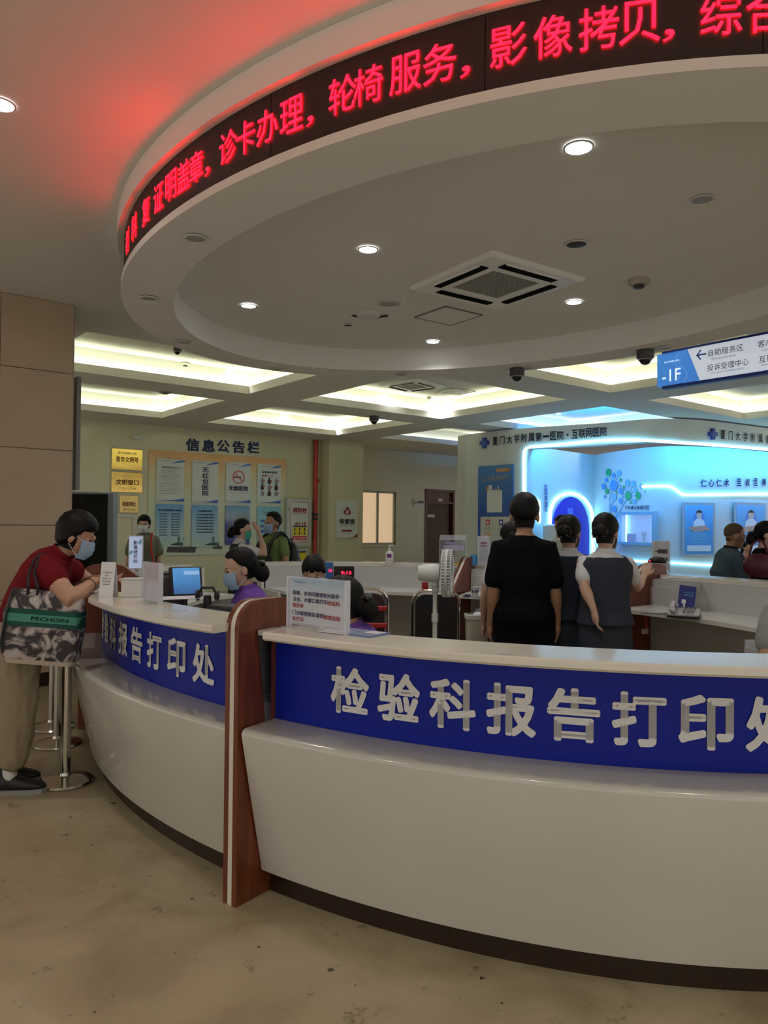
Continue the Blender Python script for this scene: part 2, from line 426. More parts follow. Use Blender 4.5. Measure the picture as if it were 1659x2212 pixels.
GLOW = mat('frosted_lit_glass', (.80, .62, .42), .4, emit=.55, ecol=(.95, .66, .40), var=.03)
panel('pane', .05, wz0 + .05, W * .62 - .03, wz1 - .05, .07, .08, GLOW, wn); panel('pane', W * .62 + .03, wz0 + .05, W - .05, wz1 - .05, .09, .10, GLOW, wn)
mb = MB().box((W / 2 + .03, .0, wz0 - .03), (W + .1, .14, .04)); mb.build('window_sill', WALLP, wn, smooth=False)
dr = struct(thing('door_1', None, None, G(dx0, GN), TH)); W = dx1 - dx0
zt = dz1 - .38
mb = MB(); mb.box((.035, .1, dz1 / 2), (.07, .24, dz1)); mb.box((W - .035, .1, dz1 / 2), (.07, .24, dz1)); mb.box((W / 2, .1, dz1 - .04), (W, .24, .08)); mb.box((W / 2, .1, zt), (W, .22, .05))
mb.build('door_frame', WOOD, dr, smooth=False)
panel('transom_panel', .07, zt, W - .07, dz1 - .08, .06, .10, WOOD, dr)
panel('door_leaf', .07, 0, W - .07, zt, .08, .13, DOORW, dr)
panel('room_plate', .16, 1.72, .44, 1.80, .06, .08, PRINTW, dr, .02); panel('room_plate', W * .48, zt + .04, W * .62, zt + .12, .04, .06, PRINTW, dr)
mb = MB(); mb.tube([(W - .16, .08, 1.05), (W - .16, .03, 1.05), (W - .28, .03, 1.05)], .012); mb.build('handle', CHROME, dr)

# ---- near stone column with its cladding panels
pc = atz(163, 1490, 0); gc1 = pc.dot(E1); 
cb0 = atz(0, 633, ZC); cg2 = (cb0.dot(E2) + atz(163, 657, ZC).dot(E2)) / 2; gcr = atz(163.5, 657, ZC).dot(E1)
cl = struct(thing('column', None, None, G(gcr, cg2), TH))
MB().box((-1.2, .62, ZC / 2), (2.38, 1.20, ZC)).build('core', mat('joint_mortar', (.34, .265, .185), .8), cl, smooth=False)
zj = [0.0, .12, .80, 1.465, 2.16, 2.88, ZC]
xj = [0, -.62, -1.42, -2.4]
for k in range(1, len(zj) - 1):
    for i in range(3):
        mb = MB().box(((xj[i] + xj[i + 1]) / 2, .01, (zj[k] + zj[k + 1]) / 2), (xj[i] - xj[i + 1] - .004, .03, zj[k + 1] - zj[k] - .005), bev=.003)
        mb.build('stone_panel', STONE, cl, smooth=False)
    MB().box((.0, .62, (zj[k] + zj[k + 1]) / 2), (.03, 1.2, zj[k + 1] - zj[k] - .008), bev=.004).build('stone_panel', STONE, cl, smooth=False)
MB().box((-1.2, .005, .06), (2.4, .035, .115)).build('skirting', PLINTH, cl, smooth=False)
# narrow notice panel fixed to the far side of the column (edge on)
zz1 = 1.5 + (1128 - 811) * 7.3 / 1600; zz0 = 1.5 + (1128 - 1058) * 7.3 / 1600
p = aty(169.5, 930, 7.35)
t = thing('wall_sign', 'thin grey panel fixed edge-on to the side of the stone column', 'sign', (p.x, p.y, 0), TH)
panel('board', -.02, zz0, .02, zz1, 0, .5, GREY, t)

# ---- oval ceiling canopy with the red text display
KC, KA, KB, KR = Vector((.697, 5.143, 0)), 3.0085, 2.230, -.800
CC, CA, CB, CR = Vector((.466, 5.031, 0)), 2.976, 2.0925, -.830
def EP(e, off, t, z=0.0):
    c, a, b, r = e; x, y = (a + off) * math.cos(t), (b + off) * math.sin(t)
    return Vector((c.x + x * math.cos(r) - y * math.sin(r), c.y + x * math.sin(r) + y * math.cos(r), z))
KE, CE = (KC, KA, KB, KR), (CC, CA, CB, CR)
def tof(e, p):
    c, a, b, r = e; d = Vector((p[0] - c.x, p[1] - c.y)); u = d.x * math.cos(r) + d.y * math.sin(r); v = -d.x * math.sin(r) + d.y * math.cos(r)
    return math.atan2(v / b, u / a)
def band(mb, e, prof, t0, t1, n, close=False, caps=True, flip=False):
    """sweep a closed profile of (offset, z) along the oval from t0 to t1"""
    rings = []
    for i in range(n if close else n + 1):
        t = t0 + (t1 - t0) * i / n
        rings.append([EP(e, o, t, z) for o, z in (prof[::-1] if flip else prof)])
    return mb.loft(rings, closed=close, caps=caps)
canopy = struct(thing('ceiling_canopy', None, None))
TP = 2 * math.pi
mb = MB(); band(mb, KE, [(-.336, 3.058), (-.336, 3.27), (-.06, 3.27), (-.06, 3.40), (.045, 3.40), (.045, ZC - .001), (.02, ZC - .001), (.02, 3.42), (-.03, 3.42), (-.03, 3.10), (.018, 3.10), (.018, 3.058)], 0, TP, 128, close=True, flip=True)
mb.build('canopy_bulkhead', CEIL, canopy, angle=30)
mb = MB(); rg = [EP(KE, -.336, TP * k / 128, 3.27) for k in range(128)]; mb.add(rg, [list(range(127, -1, -1))]); mb.build('canopy_ceiling', CEIL, canopy, smooth=False)
# LED display modules
LEDB = mat('led_board', (.022, .012, .010), .55, var=.25, vscale=160)
LEDT = mat('led_red', (.5, .01, .02), .5, emit=LEDRED, ecol=(1.0, .0015, .007), var=0)
led = thing('led_display', 'black curved LED screen wrapped around the canopy, scrolling red characters', 'display')
NMOD = 18
for k in range(NMOD):
    mb = MB(); band(mb, KE, [(-.028, 3.10), (-.028, 3.40), (.0, 3.40), (.0, 3.10)], TP * k / NMOD + .0006, TP * (k + 1) / NMOD - .0006, 10)
    mb.build('led_module', LEDB, led, angle=30)
def arc_table(e, off, t0, t1, n=400):
    L = [0.0]; T = [t0]; p = EP(e, off, t0)
    for i in range(1, n + 1):
        t = t0 + (t1 - t0) * i / n; q = EP(e, off, t); L.append(L[-1] + (q - p).length); T.append(t); p = q
    return L, T
def arc_t(tab, s):
    L, T = tab
    if s <= 0: return T[0]
    lo, hi = 0, len(L) - 1
    if s >= L[-1]: return T[-1]
    while hi - lo > 1:
        m = (lo + hi) // 2
        if L[m] <= s: lo = m
        else: hi = m
    f = (s - L[lo]) / max(1e-9, L[hi] - L[lo]); return T[lo] + (T[hi] - T[lo]) * f
def ray_oval_t(e, off, px, py):
    """oval parameter where the sight line over pixel (px,py) first meets the vertical oval wall"""
    r = ray(px, py); best = None
    c, a, b, rr = e; a += off; b += off
    ox, oy = -c.x, -c.y; dx, dy = r.x, r.y
    u0, v0 = ox * math.cos(rr) + oy * math.sin(rr), -ox * math.sin(rr) + oy * math.cos(rr)
    u1, v1 = dx * math.cos(rr) + dy * math.sin(rr), -dx * math.sin(rr) + dy * math.cos(rr)
    A = (u1 / a) ** 2 + (v1 / b) ** 2; B = 2 * (u0 * u1 / a / a + v0 * v1 / b / b); Cq = (u0 / a) ** 2 + (v0 / b) ** 2 - 1
    D = B * B - 4 * A * Cq
    if D < 0: return None
    s = (-B - math.sqrt(D)) / (2 * A); p = r * s
    return tof(e, (p.x, p.y)), p.z + CAMH
def unwrap(t, ref):
    while t - ref > math.pi: t -= TP
    while t - ref < -math.pi: t += TP
    return t
def curved_char(mb, e, off, tab, s, ch, z, w, h, bold=.03):
    vs, fs, gw, gh = glyphs(ch, bold)
    if ch in '，、': w, h = w * .28, h * .28; z = z - .06
    P = []
    for v in vs:
        P.append(EP(e, off, arc_t(tab, s + (v.x / gw - .5) * w), z + (v.y / gh - .5) * h))
    mb.add(P, fs)
tA = ray_oval_t(KE, 0, 300, 500)[0]; tB = unwrap(ray_oval_t(KE, 0, 1650, 60)[0], tA)
SGN = 1 if tB > tA else -1
tabL = arc_table(KE, .004, tA - SGN * .5, tB + SGN * 1.2)
def sL(px, py):
    t = unwrap(ray_oval_t(KE, 0, px, py)[0], tA); L, T = tabL
    return min(range(len(T)), key=lambda i: abs(T[i] - t)) / (len(T) - 1.0) * L[-1] if False else L[min(range(len(T)), key=lambda i: abs(T[i] - t))]
LEDTXT = [('材', 276, 500), ('料', 290, 480), ('复', 316, 450), ('印', 344, 420), ('证', 344, 420), ('明', 370, 396), ('盖', 397, 380), ('章', 425, 362), ('，', 447, 362), ('诊', 492, 325), ('卡', 533, 298), ('办', 577, 278), ('理', 631, 252), ('，', 668, 258),
          ('轮', 738, 218), ('椅', 800, 188), ('服', 873, 160), ('务', 945, 133), ('，', 1000, 145), ('影', 1103, 98), ('像', 1197, 85), ('拷', 1292, 72), ('贝', 1383, 62), ('，', 1450, 70), ('综', 1560, 35), ('合', 1655, 20)]
for ch, px, py in LEDTXT:
    if ch == '印' or ray_oval_t(KE, 0, px, py) is None: continue
    mb = MB(); curved_char(mb, KE, .004, tabL, sL(px, py), ch, 3.258, .135, .150, .004)
    mb.build('led_character', LEDT, led, smooth=False)

# ---- the round service booth of the online hospital
BOOTHW = mat('booth_white', (.66, .70, .66), .45, var=.02)
BLUEL = mat('blue_led_strip', (.6, .9, 1), .5, emit=BLUE, ecol=(.26, .70, 1.0), var=0)
BTOP = 3.5
def smooth_path(pts, n=12):
    out = []
    for i in range(len(pts) - 1):
        p0, p1, p2, p3 = pts[max(i - 1, 0)], pts[i], pts[i + 1], pts[min(i + 2, len(pts) - 1)]
        for k in range(n):
            t = k / n
            out.append(0.5 * ((2 * p1) + (p2 - p0) * t + (2 * p0 - 5 * p1 + 4 * p2 - p3) * t * t + (3 * p1 - p0 - 3 * p2 + p3) * t * t * t))
    out.append(pts[-1]); return out
def flat(p): return Vector((p.x, p.y, 0))
b_front = smooth_path([flat(atz(1006, 938.5, BTOP)), flat(atz(1131, 925, BTOP)), flat(atz(1290, 914.5, BTOP)), flat(atz(1390, 906, BTOP)), flat(atz(1449, 904.5, BTOP)), flat(atz(1530, 909, BTOP)), flat(atz(1659, 925, BTOP)), flat(atz(1800, 945, BTOP))])
def at_front(px):
    """point on the booth front curve under pixel column px (linear search)"""
    r = ray(px, 1100); k = r.x / r.y
    for i in range(len(b_front) - 1):
        a, b = b_front[i], b_front[i + 1]; fa, fb = a.x - k * a.y, b.x - k * b.y
        if fa <= 0 <= fb or fa >= 0 >= fb:
            f = fa / (fa - fb); return i + f, a.lerp(b, f)
    return (0, b_front[0]) if k < b_front[0].x / b_front[0].y else (len(b_front) - 1, b_front[-1])
def wall_from(path, z0, z1, th, mb):
    """vertical wall along plan path, thickness th on its far side"""
    n = len(path); rings = []
    for i, p in enumerate(path):
        d = (path[min(i + 1, n - 1)] - path[max(i - 1, 0)]).normalized(); nr = Vector((-d.y, d.x, 0))
        rings.append([p + Vector((0, 0, z0)), p + nr * th + Vector((0, 0, z0)), p + nr * th + Vector((0, 0, z1)), p + Vector((0, 0, z1))])
    mb.loft(rings)
def subpath(path, i0, i1):
    def at(i):
        k = int(min(max(i, 0), len(path) - 1.0001)); return path[k].lerp(path[k + 1], i - k)
    a = [at(i0)] + [path[k] for k in range(int(i0) + 1, int(math.ceil(i1)))] + [at(i1)]
    return a
iO, pO = at_front(1139); ZO = 3.075
booth = struct(thing('wall_booth', None, None))
mb = MB(); wall_from(subpath(b_front, 0, iO), 0, BTOP, .25, mb); mb.build('front_panel', BOOTHW, booth, angle=30)
mb = MB(); wall_from(subpath(b_front, iO, len(b_front) - 1), ZO, BTOP, .25, mb); mb.build('fascia', BOOTHW, booth, angle=30)
pL = b_front[0]; pLd = flat(aty(988.5, 1000, pL.y + .35))
mb = MB(); wall_from([pLd, pL], 0, BTOP, .06, mb); mb.build('corner_panel', BOOTHW, booth, smooth=False)
mb = MB(); wall_from([pLd + Vector((.5, 2.2, 0)), pLd], 0, BTOP, .06, mb); mb.build('side_panel', BOOTHW, booth, smooth=False)
ZI = 3.16
inner_l = [flat(aty(1139, 1000, pO.y + .22)), flat(aty(1284, 1000, 17.2))]
inner_r = smooth_path([flat(aty(1284, 1000, 17.2)), flat(aty(1340, 1000, 16.2)), flat(aty(1400, 1000, 15.45)), flat(aty(1460, 1000, 15.15)), flat(aty(1560, 1000, 15.4)), flat(aty(1659, 1000, 16.2)), flat(aty(1800, 1000, 17.6))])
mb = MB(); wall_from(inner_l, 0, ZI, .1, mb); mb.build('inner_wall', BOOTHW, booth, smooth=False)
mb = MB(); wall_from(inner_r, 0, ZI, .1, mb); mb.build('inner_wall', BOOTHW, booth, angle=30)
def curve_under(path, px):
    r = ray(px, 1100); k = r.x / r.y
    for i in range(len(path) - 1):
        a, b = path[i], path[i + 1]; fa, fb = a.x - k * a.y, b.x - k * b.y
        if fa * fb <= 0:
            f = fa / (fa - fb) if fa != fb else 0; return a.lerp(b, f), (b - a).normalized()
    return path[-1], (path[-1] - path[-2]).normalized()
def on_curve(path, px, py, gap=0.0):
    p, d = curve_under(path, px); r = ray(px, py); q = Vector((0, 0, CAMH)) + r * (p.y / r.y)
    nr = Vector((d.y, -d.x, 0)); return q + nr * gap, math.atan2(d.y, d.x)
def strip(path_px, path, name='light_strip', r=.035, parent=None, m=None):
    pts = [on_curve(path, px, py, .03)[0] for px, py in path_px]
    mb = MB(); mb.tube(smooth_path(pts, 4), r, 8); return mb.build(name, m or BLUEL, parent if parent is not None else booth)
strip([(1133, 1085), (1133, 1040), (1133, 985), (1135, 973), (1143, 967), (1160, 965), (1200, 961.5), (1278, 953.8), (1330, 950.5), (1390, 951.5), (1449, 955.5), (1530, 961), (1600, 966.5), (1659, 971.5), (1720, 977)], b_front, 'arch_light_strip', .026)
strip([(1140, 1080), (1158, 1081), (1163, 1090), (1163, 1130)], inner_l, 'step_light_strip', .025)
strip([(1186, 1215), (1186, 1120), (1190, 1095), (1203, 1075), (1230, 1066), (1257, 1075), (1272, 1095), (1278, 1120), (1279, 1215)], inner_l, 'door_arch_light_strip', .030)
strip([(1389, 1051), (1430, 1050), (1446, 1051), (1458, 1057), (1470, 1066), (1482, 1069), (1560, 1068), (1659, 1067), (1720, 1067)], inner_r, 'wave_light_strip', .025)
strip([(1300, 1206), (1375, 1212), (1440, 1215), (1500, 1219), (1560, 1222), (1659, 1226)], inner_r, 'low_light_strip', .018)
# unseen glowing strip, added behind the fascia to light the inner walls blue
BLUEFILL = mat('added_blue_fill', (.3, .6, 1), .5, emit=110.0, ecol=(.02, .34, 1.0), var=0)
mb = MB(); sp_ = subpath(b_front, iO + 1.0, len(b_front) - 1); n_ = len(sp_)
pts_ = [p + Vector((-(sp_[min(i + 1, n_ - 1)] - sp_[max(i - 1, 0)]).normalized().y, (sp_[min(i + 1, n_ - 1)] - sp_[max(i - 1, 0)]).normalized().x, 0)) * .29 + Vector((0, 0, 3.142)) for i, p in enumerate(sp_)]
mb.tube(pts_, .025, 6); mb.build('added_fill_strip', BLUEFILL, booth)
# violet doorway inside the lit arch
p0, ang = on_curve(inner_l, 1232, 1130, .02)
arch = thing('arched_doorway', 'violet arched doorway outlined by a blue-white light tube', 'doorway', (p0.x, p0.y, 0), ang)
za = 1.5 + (1136.6 - 1073) * p0.y / 1600; wa = (p0 - on_curve(inner_l, 1191, 1130)[0]).length
mb = MB(); zc_ = za - wa; mb.prism([(-wa, .05), (wa, .05)] + [(wa * math.cos(R_(a)), zc_ + wa * math.sin(R_(a))) for a in range(0, 181, 12)], -.012, .012, 'y')
mb.build('door_leaf', mat('violet_door', (.035, .02, .40), .35, var=.05, emit=.12, ecol=(.05, .03, .9)), arch, smooth=False)
mb = MB()
CROSSM = mat('translucent_cross', (.16, .22, .75), .4, var=.05)
def cross_poly(mb, cx, cz, s, y0, y1, a=.36):
    k = s * a
    P = [(-k, -s), (k, -s), (k, -k), (s, -k), (s, k), (k, k), (k, s), (-k, s), (-k, k), (-s, k), (-s, -k), (-k, -k)]
    mb.prism([(cx + x, cz + z) for x, z in P], y0, y1, 'y')
cross_poly(mb, -.08, 1.62, .28, -.03, -.012); mb.build('cross_emblem', CROSSM, arch, smooth=False)

# ================================================================== CEILING FITTINGS
LAMPM = mat('lamp_diffuser', (1, 1, 1), .5, emit=14.0, ecol=(.92, .97, 1.0), var=0)
TRIM = mat('white_trim', (.68, .68, .66), .4, var=.03)
DARKH = mat('dark_socket', (.04, .038, .035), .6, var=.1)
DIMH = mat('unlit_diffuser', (.36, .35, .32), .5, var=.08)
def downlight(px, py, z, label, r=.07, lit=True, power=None, group=None, zoff=0.0):
    p = atz(px, py, z)
    r *= .82 if lit is True else .9
    t = thing('downlight', label, 'downlight', (p.x, p.y, z), 0, group)
    MB().lathe([(r * 1.14, -.004), (r * 1.14, -.008), (r, -.010), (r * .97, -.004)], 24, caps=False).build('trim_ring', TRIM, t)
    MB().lathe([(r * .98, -.006), (r * .55, -.011), (.001, -.012)], 24, caps=False).build('lamp', LAMPM if lit is True else (DARKH if lit == 'dark' else DIMH), t)
    if lit is True:
        ld = bpy.data.lights.new('lamp_light', 'SPOT'); ld.energy = power or DOWN_W; ld.spot_size = R_(135); ld.spot_blend = .8; ld.shadow_soft_size = .06; ld.color = (1.0, .97, .92)
        lo = bpy.data.objects.new('lamp_light', ld); col.objects.link(lo); lo.parent = t; lo.location = (0, 0, -.03)
    return t
ZR = 3.27
downlight(1250, 316, ZR, 'lit downlight closest to the red screen, on the canopy ceiling', .075)
downlight(795, 537, ZR, 'lit downlight on the canopy ceiling, above and left of the air conditioner')
downlight(537, 659, ZR, 'leftmost lit downlight on the oval canopy ceiling')
downlight(1240, 651, ZR, 'lit downlight just right of the large air conditioner, on the canopy ceiling')
downlight(935, 737, ZR, 'lit downlight at the far edge of the canopy ceiling, below the square hatch')
downlight(1531, 219, ZR, 'unlit downlight at upper right of the canopy ceiling, near the screen', .07, False)
downlight(800, 348, ZR, 'unlit downlight on the canopy ceiling under the 轮椅 characters', .06, False)
downlight(1245, 526, ZR, 'dark open downlight socket above the large air conditioner', .07, 'dark')
downlight(1517, 429, ZR, 'pale unlit downlight right of the open dark socket', .06, False)
downlight(840, 655, ZR, 'round grey speaker grille left of the large air conditioner', .085, False)
downlight(752, 701, ZR, 'tiny dark round sensor beside the white puck device on canopy', .04, 'dark')
ZS = 3.056
for px, py, lb in ((422, 513, 'unlit downlight on the canopy rim at its left, upper of two'), (322, 643, 'unlit downlight on the canopy rim at its leftmost bend'), (397, 738, 'unlit downlight on the canopy rim above the left coffer'),
                   (597, 797, 'unlit downlight on the far canopy rim, above the notice board'), (866, 808, 'unlit downlight on the far canopy rim above the second air conditioner'), (1138, 795, 'pale unlit downlight on the rim beside the middle dome camera'), (1434, 750, 'pale unlit downlight on the rim beside the right dome camera')):
    downlight(px, py, ZS, lb, .06, False)
downlight(1, 223, ZC, 'lit downlight on the flat ceiling at the left picture edge', .075)
# the same row of lamps goes on over the hall behind and beside the camera (out of the picture)
for k, (x, y) in enumerate(((-2.6, 1.0), (-.6, .2), (1.4, .2), (3.4, 1.0), (-2.0, -1.6), (.4, -1.8), (2.8, -1.6), (4.9, 2.6), (5.3, 5.0))):
    q = thing('downlight', 'lit downlight of the hall ceiling outside the picture', 'downlight', (x, y, ZC), 0, 'hall downlights out of view')
    MB().lathe([(.092, -.004), (.092, -.012), (.075, -.016), (.073, -.004)], 24, caps=False).build('trim_ring', TRIM, q)
    MB().lathe([(.073, -.006), (.04, -.011), (.001, -.012)], 24, caps=False).build('lamp', LAMPM, q)
    ld = bpy.data.lights.new('lamp_light', 'SPOT'); ld.energy = HALL_W; ld.spot_size = R_(140); ld.spot_blend = .8; ld.shadow_soft_size = .06; ld.color = (1.0, .95, .86)
    lo = bpy.data.objects.new('lamp_light', ld); col.objects.link(lo); lo.parent = q; lo.location = (0, 0, -.03)
ZH = ZC + .38
for px, py, lb in ((329, 775, 'left of two lit downlights in the nearest left coffer'), (496, 798, 'right of two lit downlights in the nearest left coffer'), (307, 860, 'lit downlight in the coffer above the gold plaques'),
                   (615, 894, 'left of two lit downlights in the coffer above the red pipe'), (715, 905, 'right of two lit downlights in the coffer above the red pipe'), (844, 846, 'lit downlight beside the small far air conditioner'), (955, 861, 'lit downlight near the square ceiling vent'),
                   (942, 928, 'left lit downlight in the coffer at the booth corner'), (1021, 936, 'right lit downlight in the coffer at the booth corner'), (1206, 893, 'left lit downlight in the coffer over the booth'), (1278, 903, 'right lit downlight in the coffer over the booth')):
    downlight(px, py, ZH, lb, .065, True, 105 if px < 930 or px == 955 else 25)

def cassette(corner_px, z, label, slots=True):
    P = [atz(*q, z) for q in corner_px]; c = sum(P, Vector()) / 4
    w1 = ((P[1] - P[0]).length + (P[2] - P[3]).length) / 2; w2 = ((P[3] - P[0]).length + (P[2] - P[1]).length) / 2
    d = (P[1] - P[0]).normalized(); S = (w1 + w2) / 2
    t = thing('ceiling_air_conditioner', label, 'air conditioner', (c.x, c.y, z), math.atan2(d.y, d.x))
    mb = MB(); h = S / 2
    def sq(a, zz): return [Vector((-a, -a, zz)), Vector((a, -a, zz)), Vector((a, a, zz)), Vector((-a, a, zz))]
    mb.loft([sq(h, 0), sq(h, -.018), sq(h * .96, -.03), sq(h * .52, -.03), sq(h * .52, -.012)], caps=False)
    for f in mb.f: f.reverse()
    mb.build('frame', mat('ac_white', (.86, .86, .82), .4, var=.03), t, smooth=False)
    g = h * .50
    mb = MB().box((0, 0, -.014), (2 * g, 2 * g, .006)); mb.build('filter_panel', mat('ac_filter', (.26, .26, .23), .7, var=.08), t, smooth=False)
    n = 16
    mb = MB()
    for i in range(n):
        x = -g + 2 * g * (i + .5) / n; mb.box((x, 0, -.02), (2 * g / n * .45, 2 * g, .008))
    mb.build('grille', mat('ac_grille', (.33, .33, .29), .6, var=.05), t, smooth=False)
    for k in range(4):
        A = Matrix.Rotation(math.pi / 2 * k, 4, 'Z')
        mb = MB().box((0, -h * .75, -.031), (h * 1.16, h * .15, .012), T=A, bev=.006); mb.build('air_slot', mat('slot_black', (.006, .006, .006), .9, var=0, spec=.05), t, smooth=False)
        mb = MB().box((0, -h * .845, -.033), (h * 1.1, h * .025, .008), T=A); mb.build('louvre', mat('ac_white', (.7, .7, .66)), t, smooth=False)
    return t
cassette([(880, 616), (1075, 662), (1270, 601), (1060, 543)], ZR, 'large four-way cassette air conditioner with grey grille on the canopy ceiling')
cassette([(820, 828), (893, 846), (960, 836), (890, 818)], ZH, 'small far cassette air conditioner inside a lit coffer')
# access hatch and square vent
def square_on(corner_px, z, name, label, cat):
    P = [atz(*q, z) for q in corner_px]; c = sum(P, Vector()) / 4; d = (P[1] - P[0]).normalized()
    S = ((P[1] - P[0]).length + (P[2] - P[1]).length) / 2
    return thing(name, label, cat, (c.x, c.y, z), math.atan2(d.y, d.x)), S
t, S = square_on([(893, 684), (975, 702), (1037, 679), (968, 661)], ZR, 'access_hatch', 'flush square access hatch in the canopy ceiling', 'hatch')
mb = MB()
for k in range(4): mb.box((0, -S / 2 + .006, -.004), (S, .012, .008), T=Matrix.Rotation(math.pi / 2 * k, 4, 'Z'))
mb.build('frame', mat('hatch_gap', (.2, .19, .17), .8), t, smooth=False)
MB().box((0, 0, -.003), (S - .02, S - .02, .006)).build('door', CEIL, t, smooth=False)
t, S = square_on([(945, 846), (1005, 853), (1022, 845), (965, 838)], ZH, 'ceiling_vent', 'square louvred vent beside the small far air conditioner', 'vent')
mb = MB()
for k in range(4): mb.box((0, -S / 2 + .02, -.01), (S, .04, .02), T=Matrix.Rotation(math.pi / 2 * k, 4, 'Z'))
mb.build('frame', TRIM, t, smooth=False)
for i in range(6): MB().box((0, -S / 2 + .06 + (S - .12) * i / 5, -.012), (S - .08, .03, .006)).build('slat', TRIM, t, smooth=False)
MB().box((0, 0, -.002), (S - .06, S - .06, .003)).build('backing', DARKH, t, smooth=False)
# detectors and devices
def puck(px, py, z, name, label, cat, r, h, m, tip=True):
    p = atz(px, py, z); t = thing(name, label, cat, (p.x, p.y, z))
    MB().lathe([(r, 0), (r, -h * .5), (r * .8, -h * .8), (r * .35, -h * .82)], 20).build('housing', m, t)
    if tip: MB().lathe([(r * .5, -h * .75), (r * .5, -h * 1.2), (r * .3, -h * 1.3)], 14).build('sensor', DGREY, t)
    return t
BEIGE = mat('aged_plastic', (.42, .40, .33), .5, var=.06)
puck(1380, 604, ZR, 'smoke_detector', 'beige smoke detector right of the large air conditioner', 'smoke detector', .075, .05, BEIGE)
t = puck(796, 679, ZR, 'wireless_access_point', 'white puck device with dark cable tail on the canopy ceiling', 'access point', .10, .03, TRIM, False)
mb = MB(); mb.tube([(-.14, .02, -.004), (-.05, .07, -.012), (.05, .07, -.012), (.11, .02, -.014), (.16, -.03, -.02)], .008, 6); mb.build('cable', BLACK, t)
puck(400, 783, ZH, 'smoke_detector', 'small smoke detector between downlights in the left coffer', 'smoke detector', .07, .05, BEIGE)
puck(926, 857, ZH, 'smoke_detector', 'tiny smoke detector beside the square ceiling vent', 'smoke detector', .05, .04, BEIGE)
t = puck(356, 846, ZC, 'ceiling_sensor', 'dark oblong sensor on the ceiling beam above the left coffers', 'sensor', .10, .03, BEIGE)
def dome(px, py, z, r, label):
    p = atz(px, py, z); t = thing('dome_camera', label, 'security camera', (p.x, p.y, z))
    MB().lathe([(r, 0), (r, -r * .85), (r * .92, -r * .95), (r * .5, -r * .95)], 24).build('housing', DGREY, t)
    MB().ell((0, 0, -r * 1.0), (r * .72, r * .72, r * .72), 18, 10).build('dome', mat('smoked_dome', (.012, .012, .014), .08, var=0), t)
    mb = MB(); mb.lathe([(r * .76, -r * .93), (r * .80, -r * 1.15), (r * .74, -r * 1.15), (r * .72, -r * .95)], 24, caps=False); mb.build('rim', CHROME, t)
dome(1394, 757, ZS, .075, 'right dome camera under the canopy rim, beside the hanging floor sign')
dome(1117, 796, ZS, .075, 'middle dome camera under the far canopy rim')
dome(808, 899, ZC, .09, 'small distant dome camera on the ceiling beam')
dome(383, 750, ZC, .05, 'tiny dark dome camera peeking past the canopy above left coffer')

# ---- hanging floor sign
pA = aty(1423, 800, 7.6); Ls = 2.3
zs0, zs1 = 1.5 + (1138 - 836) * 7.6 / 1600, 1.5 + (1138 - 766) * 7.6 / 1600
t = thing('hanging_sign', 'illuminated blue and white floor sign hanging from the ceiling, reading -1F', 'sign', (pA.x, pA.y, 0), math.atan2(-E2.y, -E2.x))
HS = zs1 - zs0
SIGNW = mat('lit_sign_white', (.80, .84, .95), .4, emit=.45, ecol=(.80, .87, 1.0), var=.02)
SIGNB = mat('lit_sign_blue', (.07, .28, .80), .4, emit=.45, ecol=(.07, .28, .85), var=.05)
RAILB = mat('rail_blue', (.02, .05, .30), .4)
k1, k2 = .33, .46
mb = MB().prism([(0, zs0), (k2, zs0), (k1, zs1), (0, zs1)], -.03, .03, 'y'); mb.build('blue_face', SIGNB, t, smooth=False)
mb = MB().prism([(k2, zs0), (Ls, zs0), (Ls, zs1), (k1, zs1)], -.03, .03, 'y'); mb.build('white_face', SIGNW, t, smooth=False)
panel('rail', .06, zs1, Ls, zs1 + .02, -.04, .04, RAILB, t); panel('rail', .06, zs0 - .03, Ls, zs0 - .0, -.04, .04, RAILB, t)
for x in (.18, 1.3, 2.2): MB().tube([(x, 0, zs1 + .01), (x, 0, ZC)], .006, 8).build('rod', GREY, t)
cz = lambda f: zs0 + HS * f
SIGNL = mat('lit_sign_letter', (.8, .9, .95), .4, emit=.9, ecol=(.80, .92, 1.0), var=0)
text_part('-1F', t, SIGNL, .16, cz(.30), .20, .12, -.033, .0)
mb = MB(); put_text(mb, '厦门大学附属第一医院', .16, cz(.72), .16, .018, -.033); mb.build('lettering', SIGNL, t, smooth=False)
mb = MB()
for dx, am in ((0, .02), (.06, .04)):
    P = [(.22 + dx + am * math.sin(f * 7), cz(.02 + .96 * f)) for f in [i / 14 for i in range(15)]]
    for i in range(14): mb.add([(P[i][0], -.032, P[i][1]), (P[i][0] + .012, -.032, P[i][1]), (P[i + 1][0] + .012, -.032, P[i + 1][1]), (P[i + 1][0], -.032, P[i + 1][1])], [[0, 1, 2, 3]])
mb.build('map_pattern', mat('sign_pattern', (.15, .42, .90), .4, emit=.4, ecol=(.15, .42, .9)), t, smooth=False)
mb = MB(); 
for q in ([(.43, cz(.74)), (.50, cz(.70)), (.50, cz(.78))],): pass
mb.box((.475, -.033, cz(.76)), (.10, .002, .014)); 
for sgn in (1, -1): mb.add([(.425, -.034, cz(.76)), (.437, -.034, cz(.76) - .006 * sgn), (.475, -.034, cz(.76) + .042 * sgn), (.465, -.034, cz(.76) + .052 * sgn)], [[0, 1, 2, 3] if sgn > 0 else [3, 2, 1, 0]])
mb.build('arrow', BLUEINK, t, smooth=False)
x0 = .545
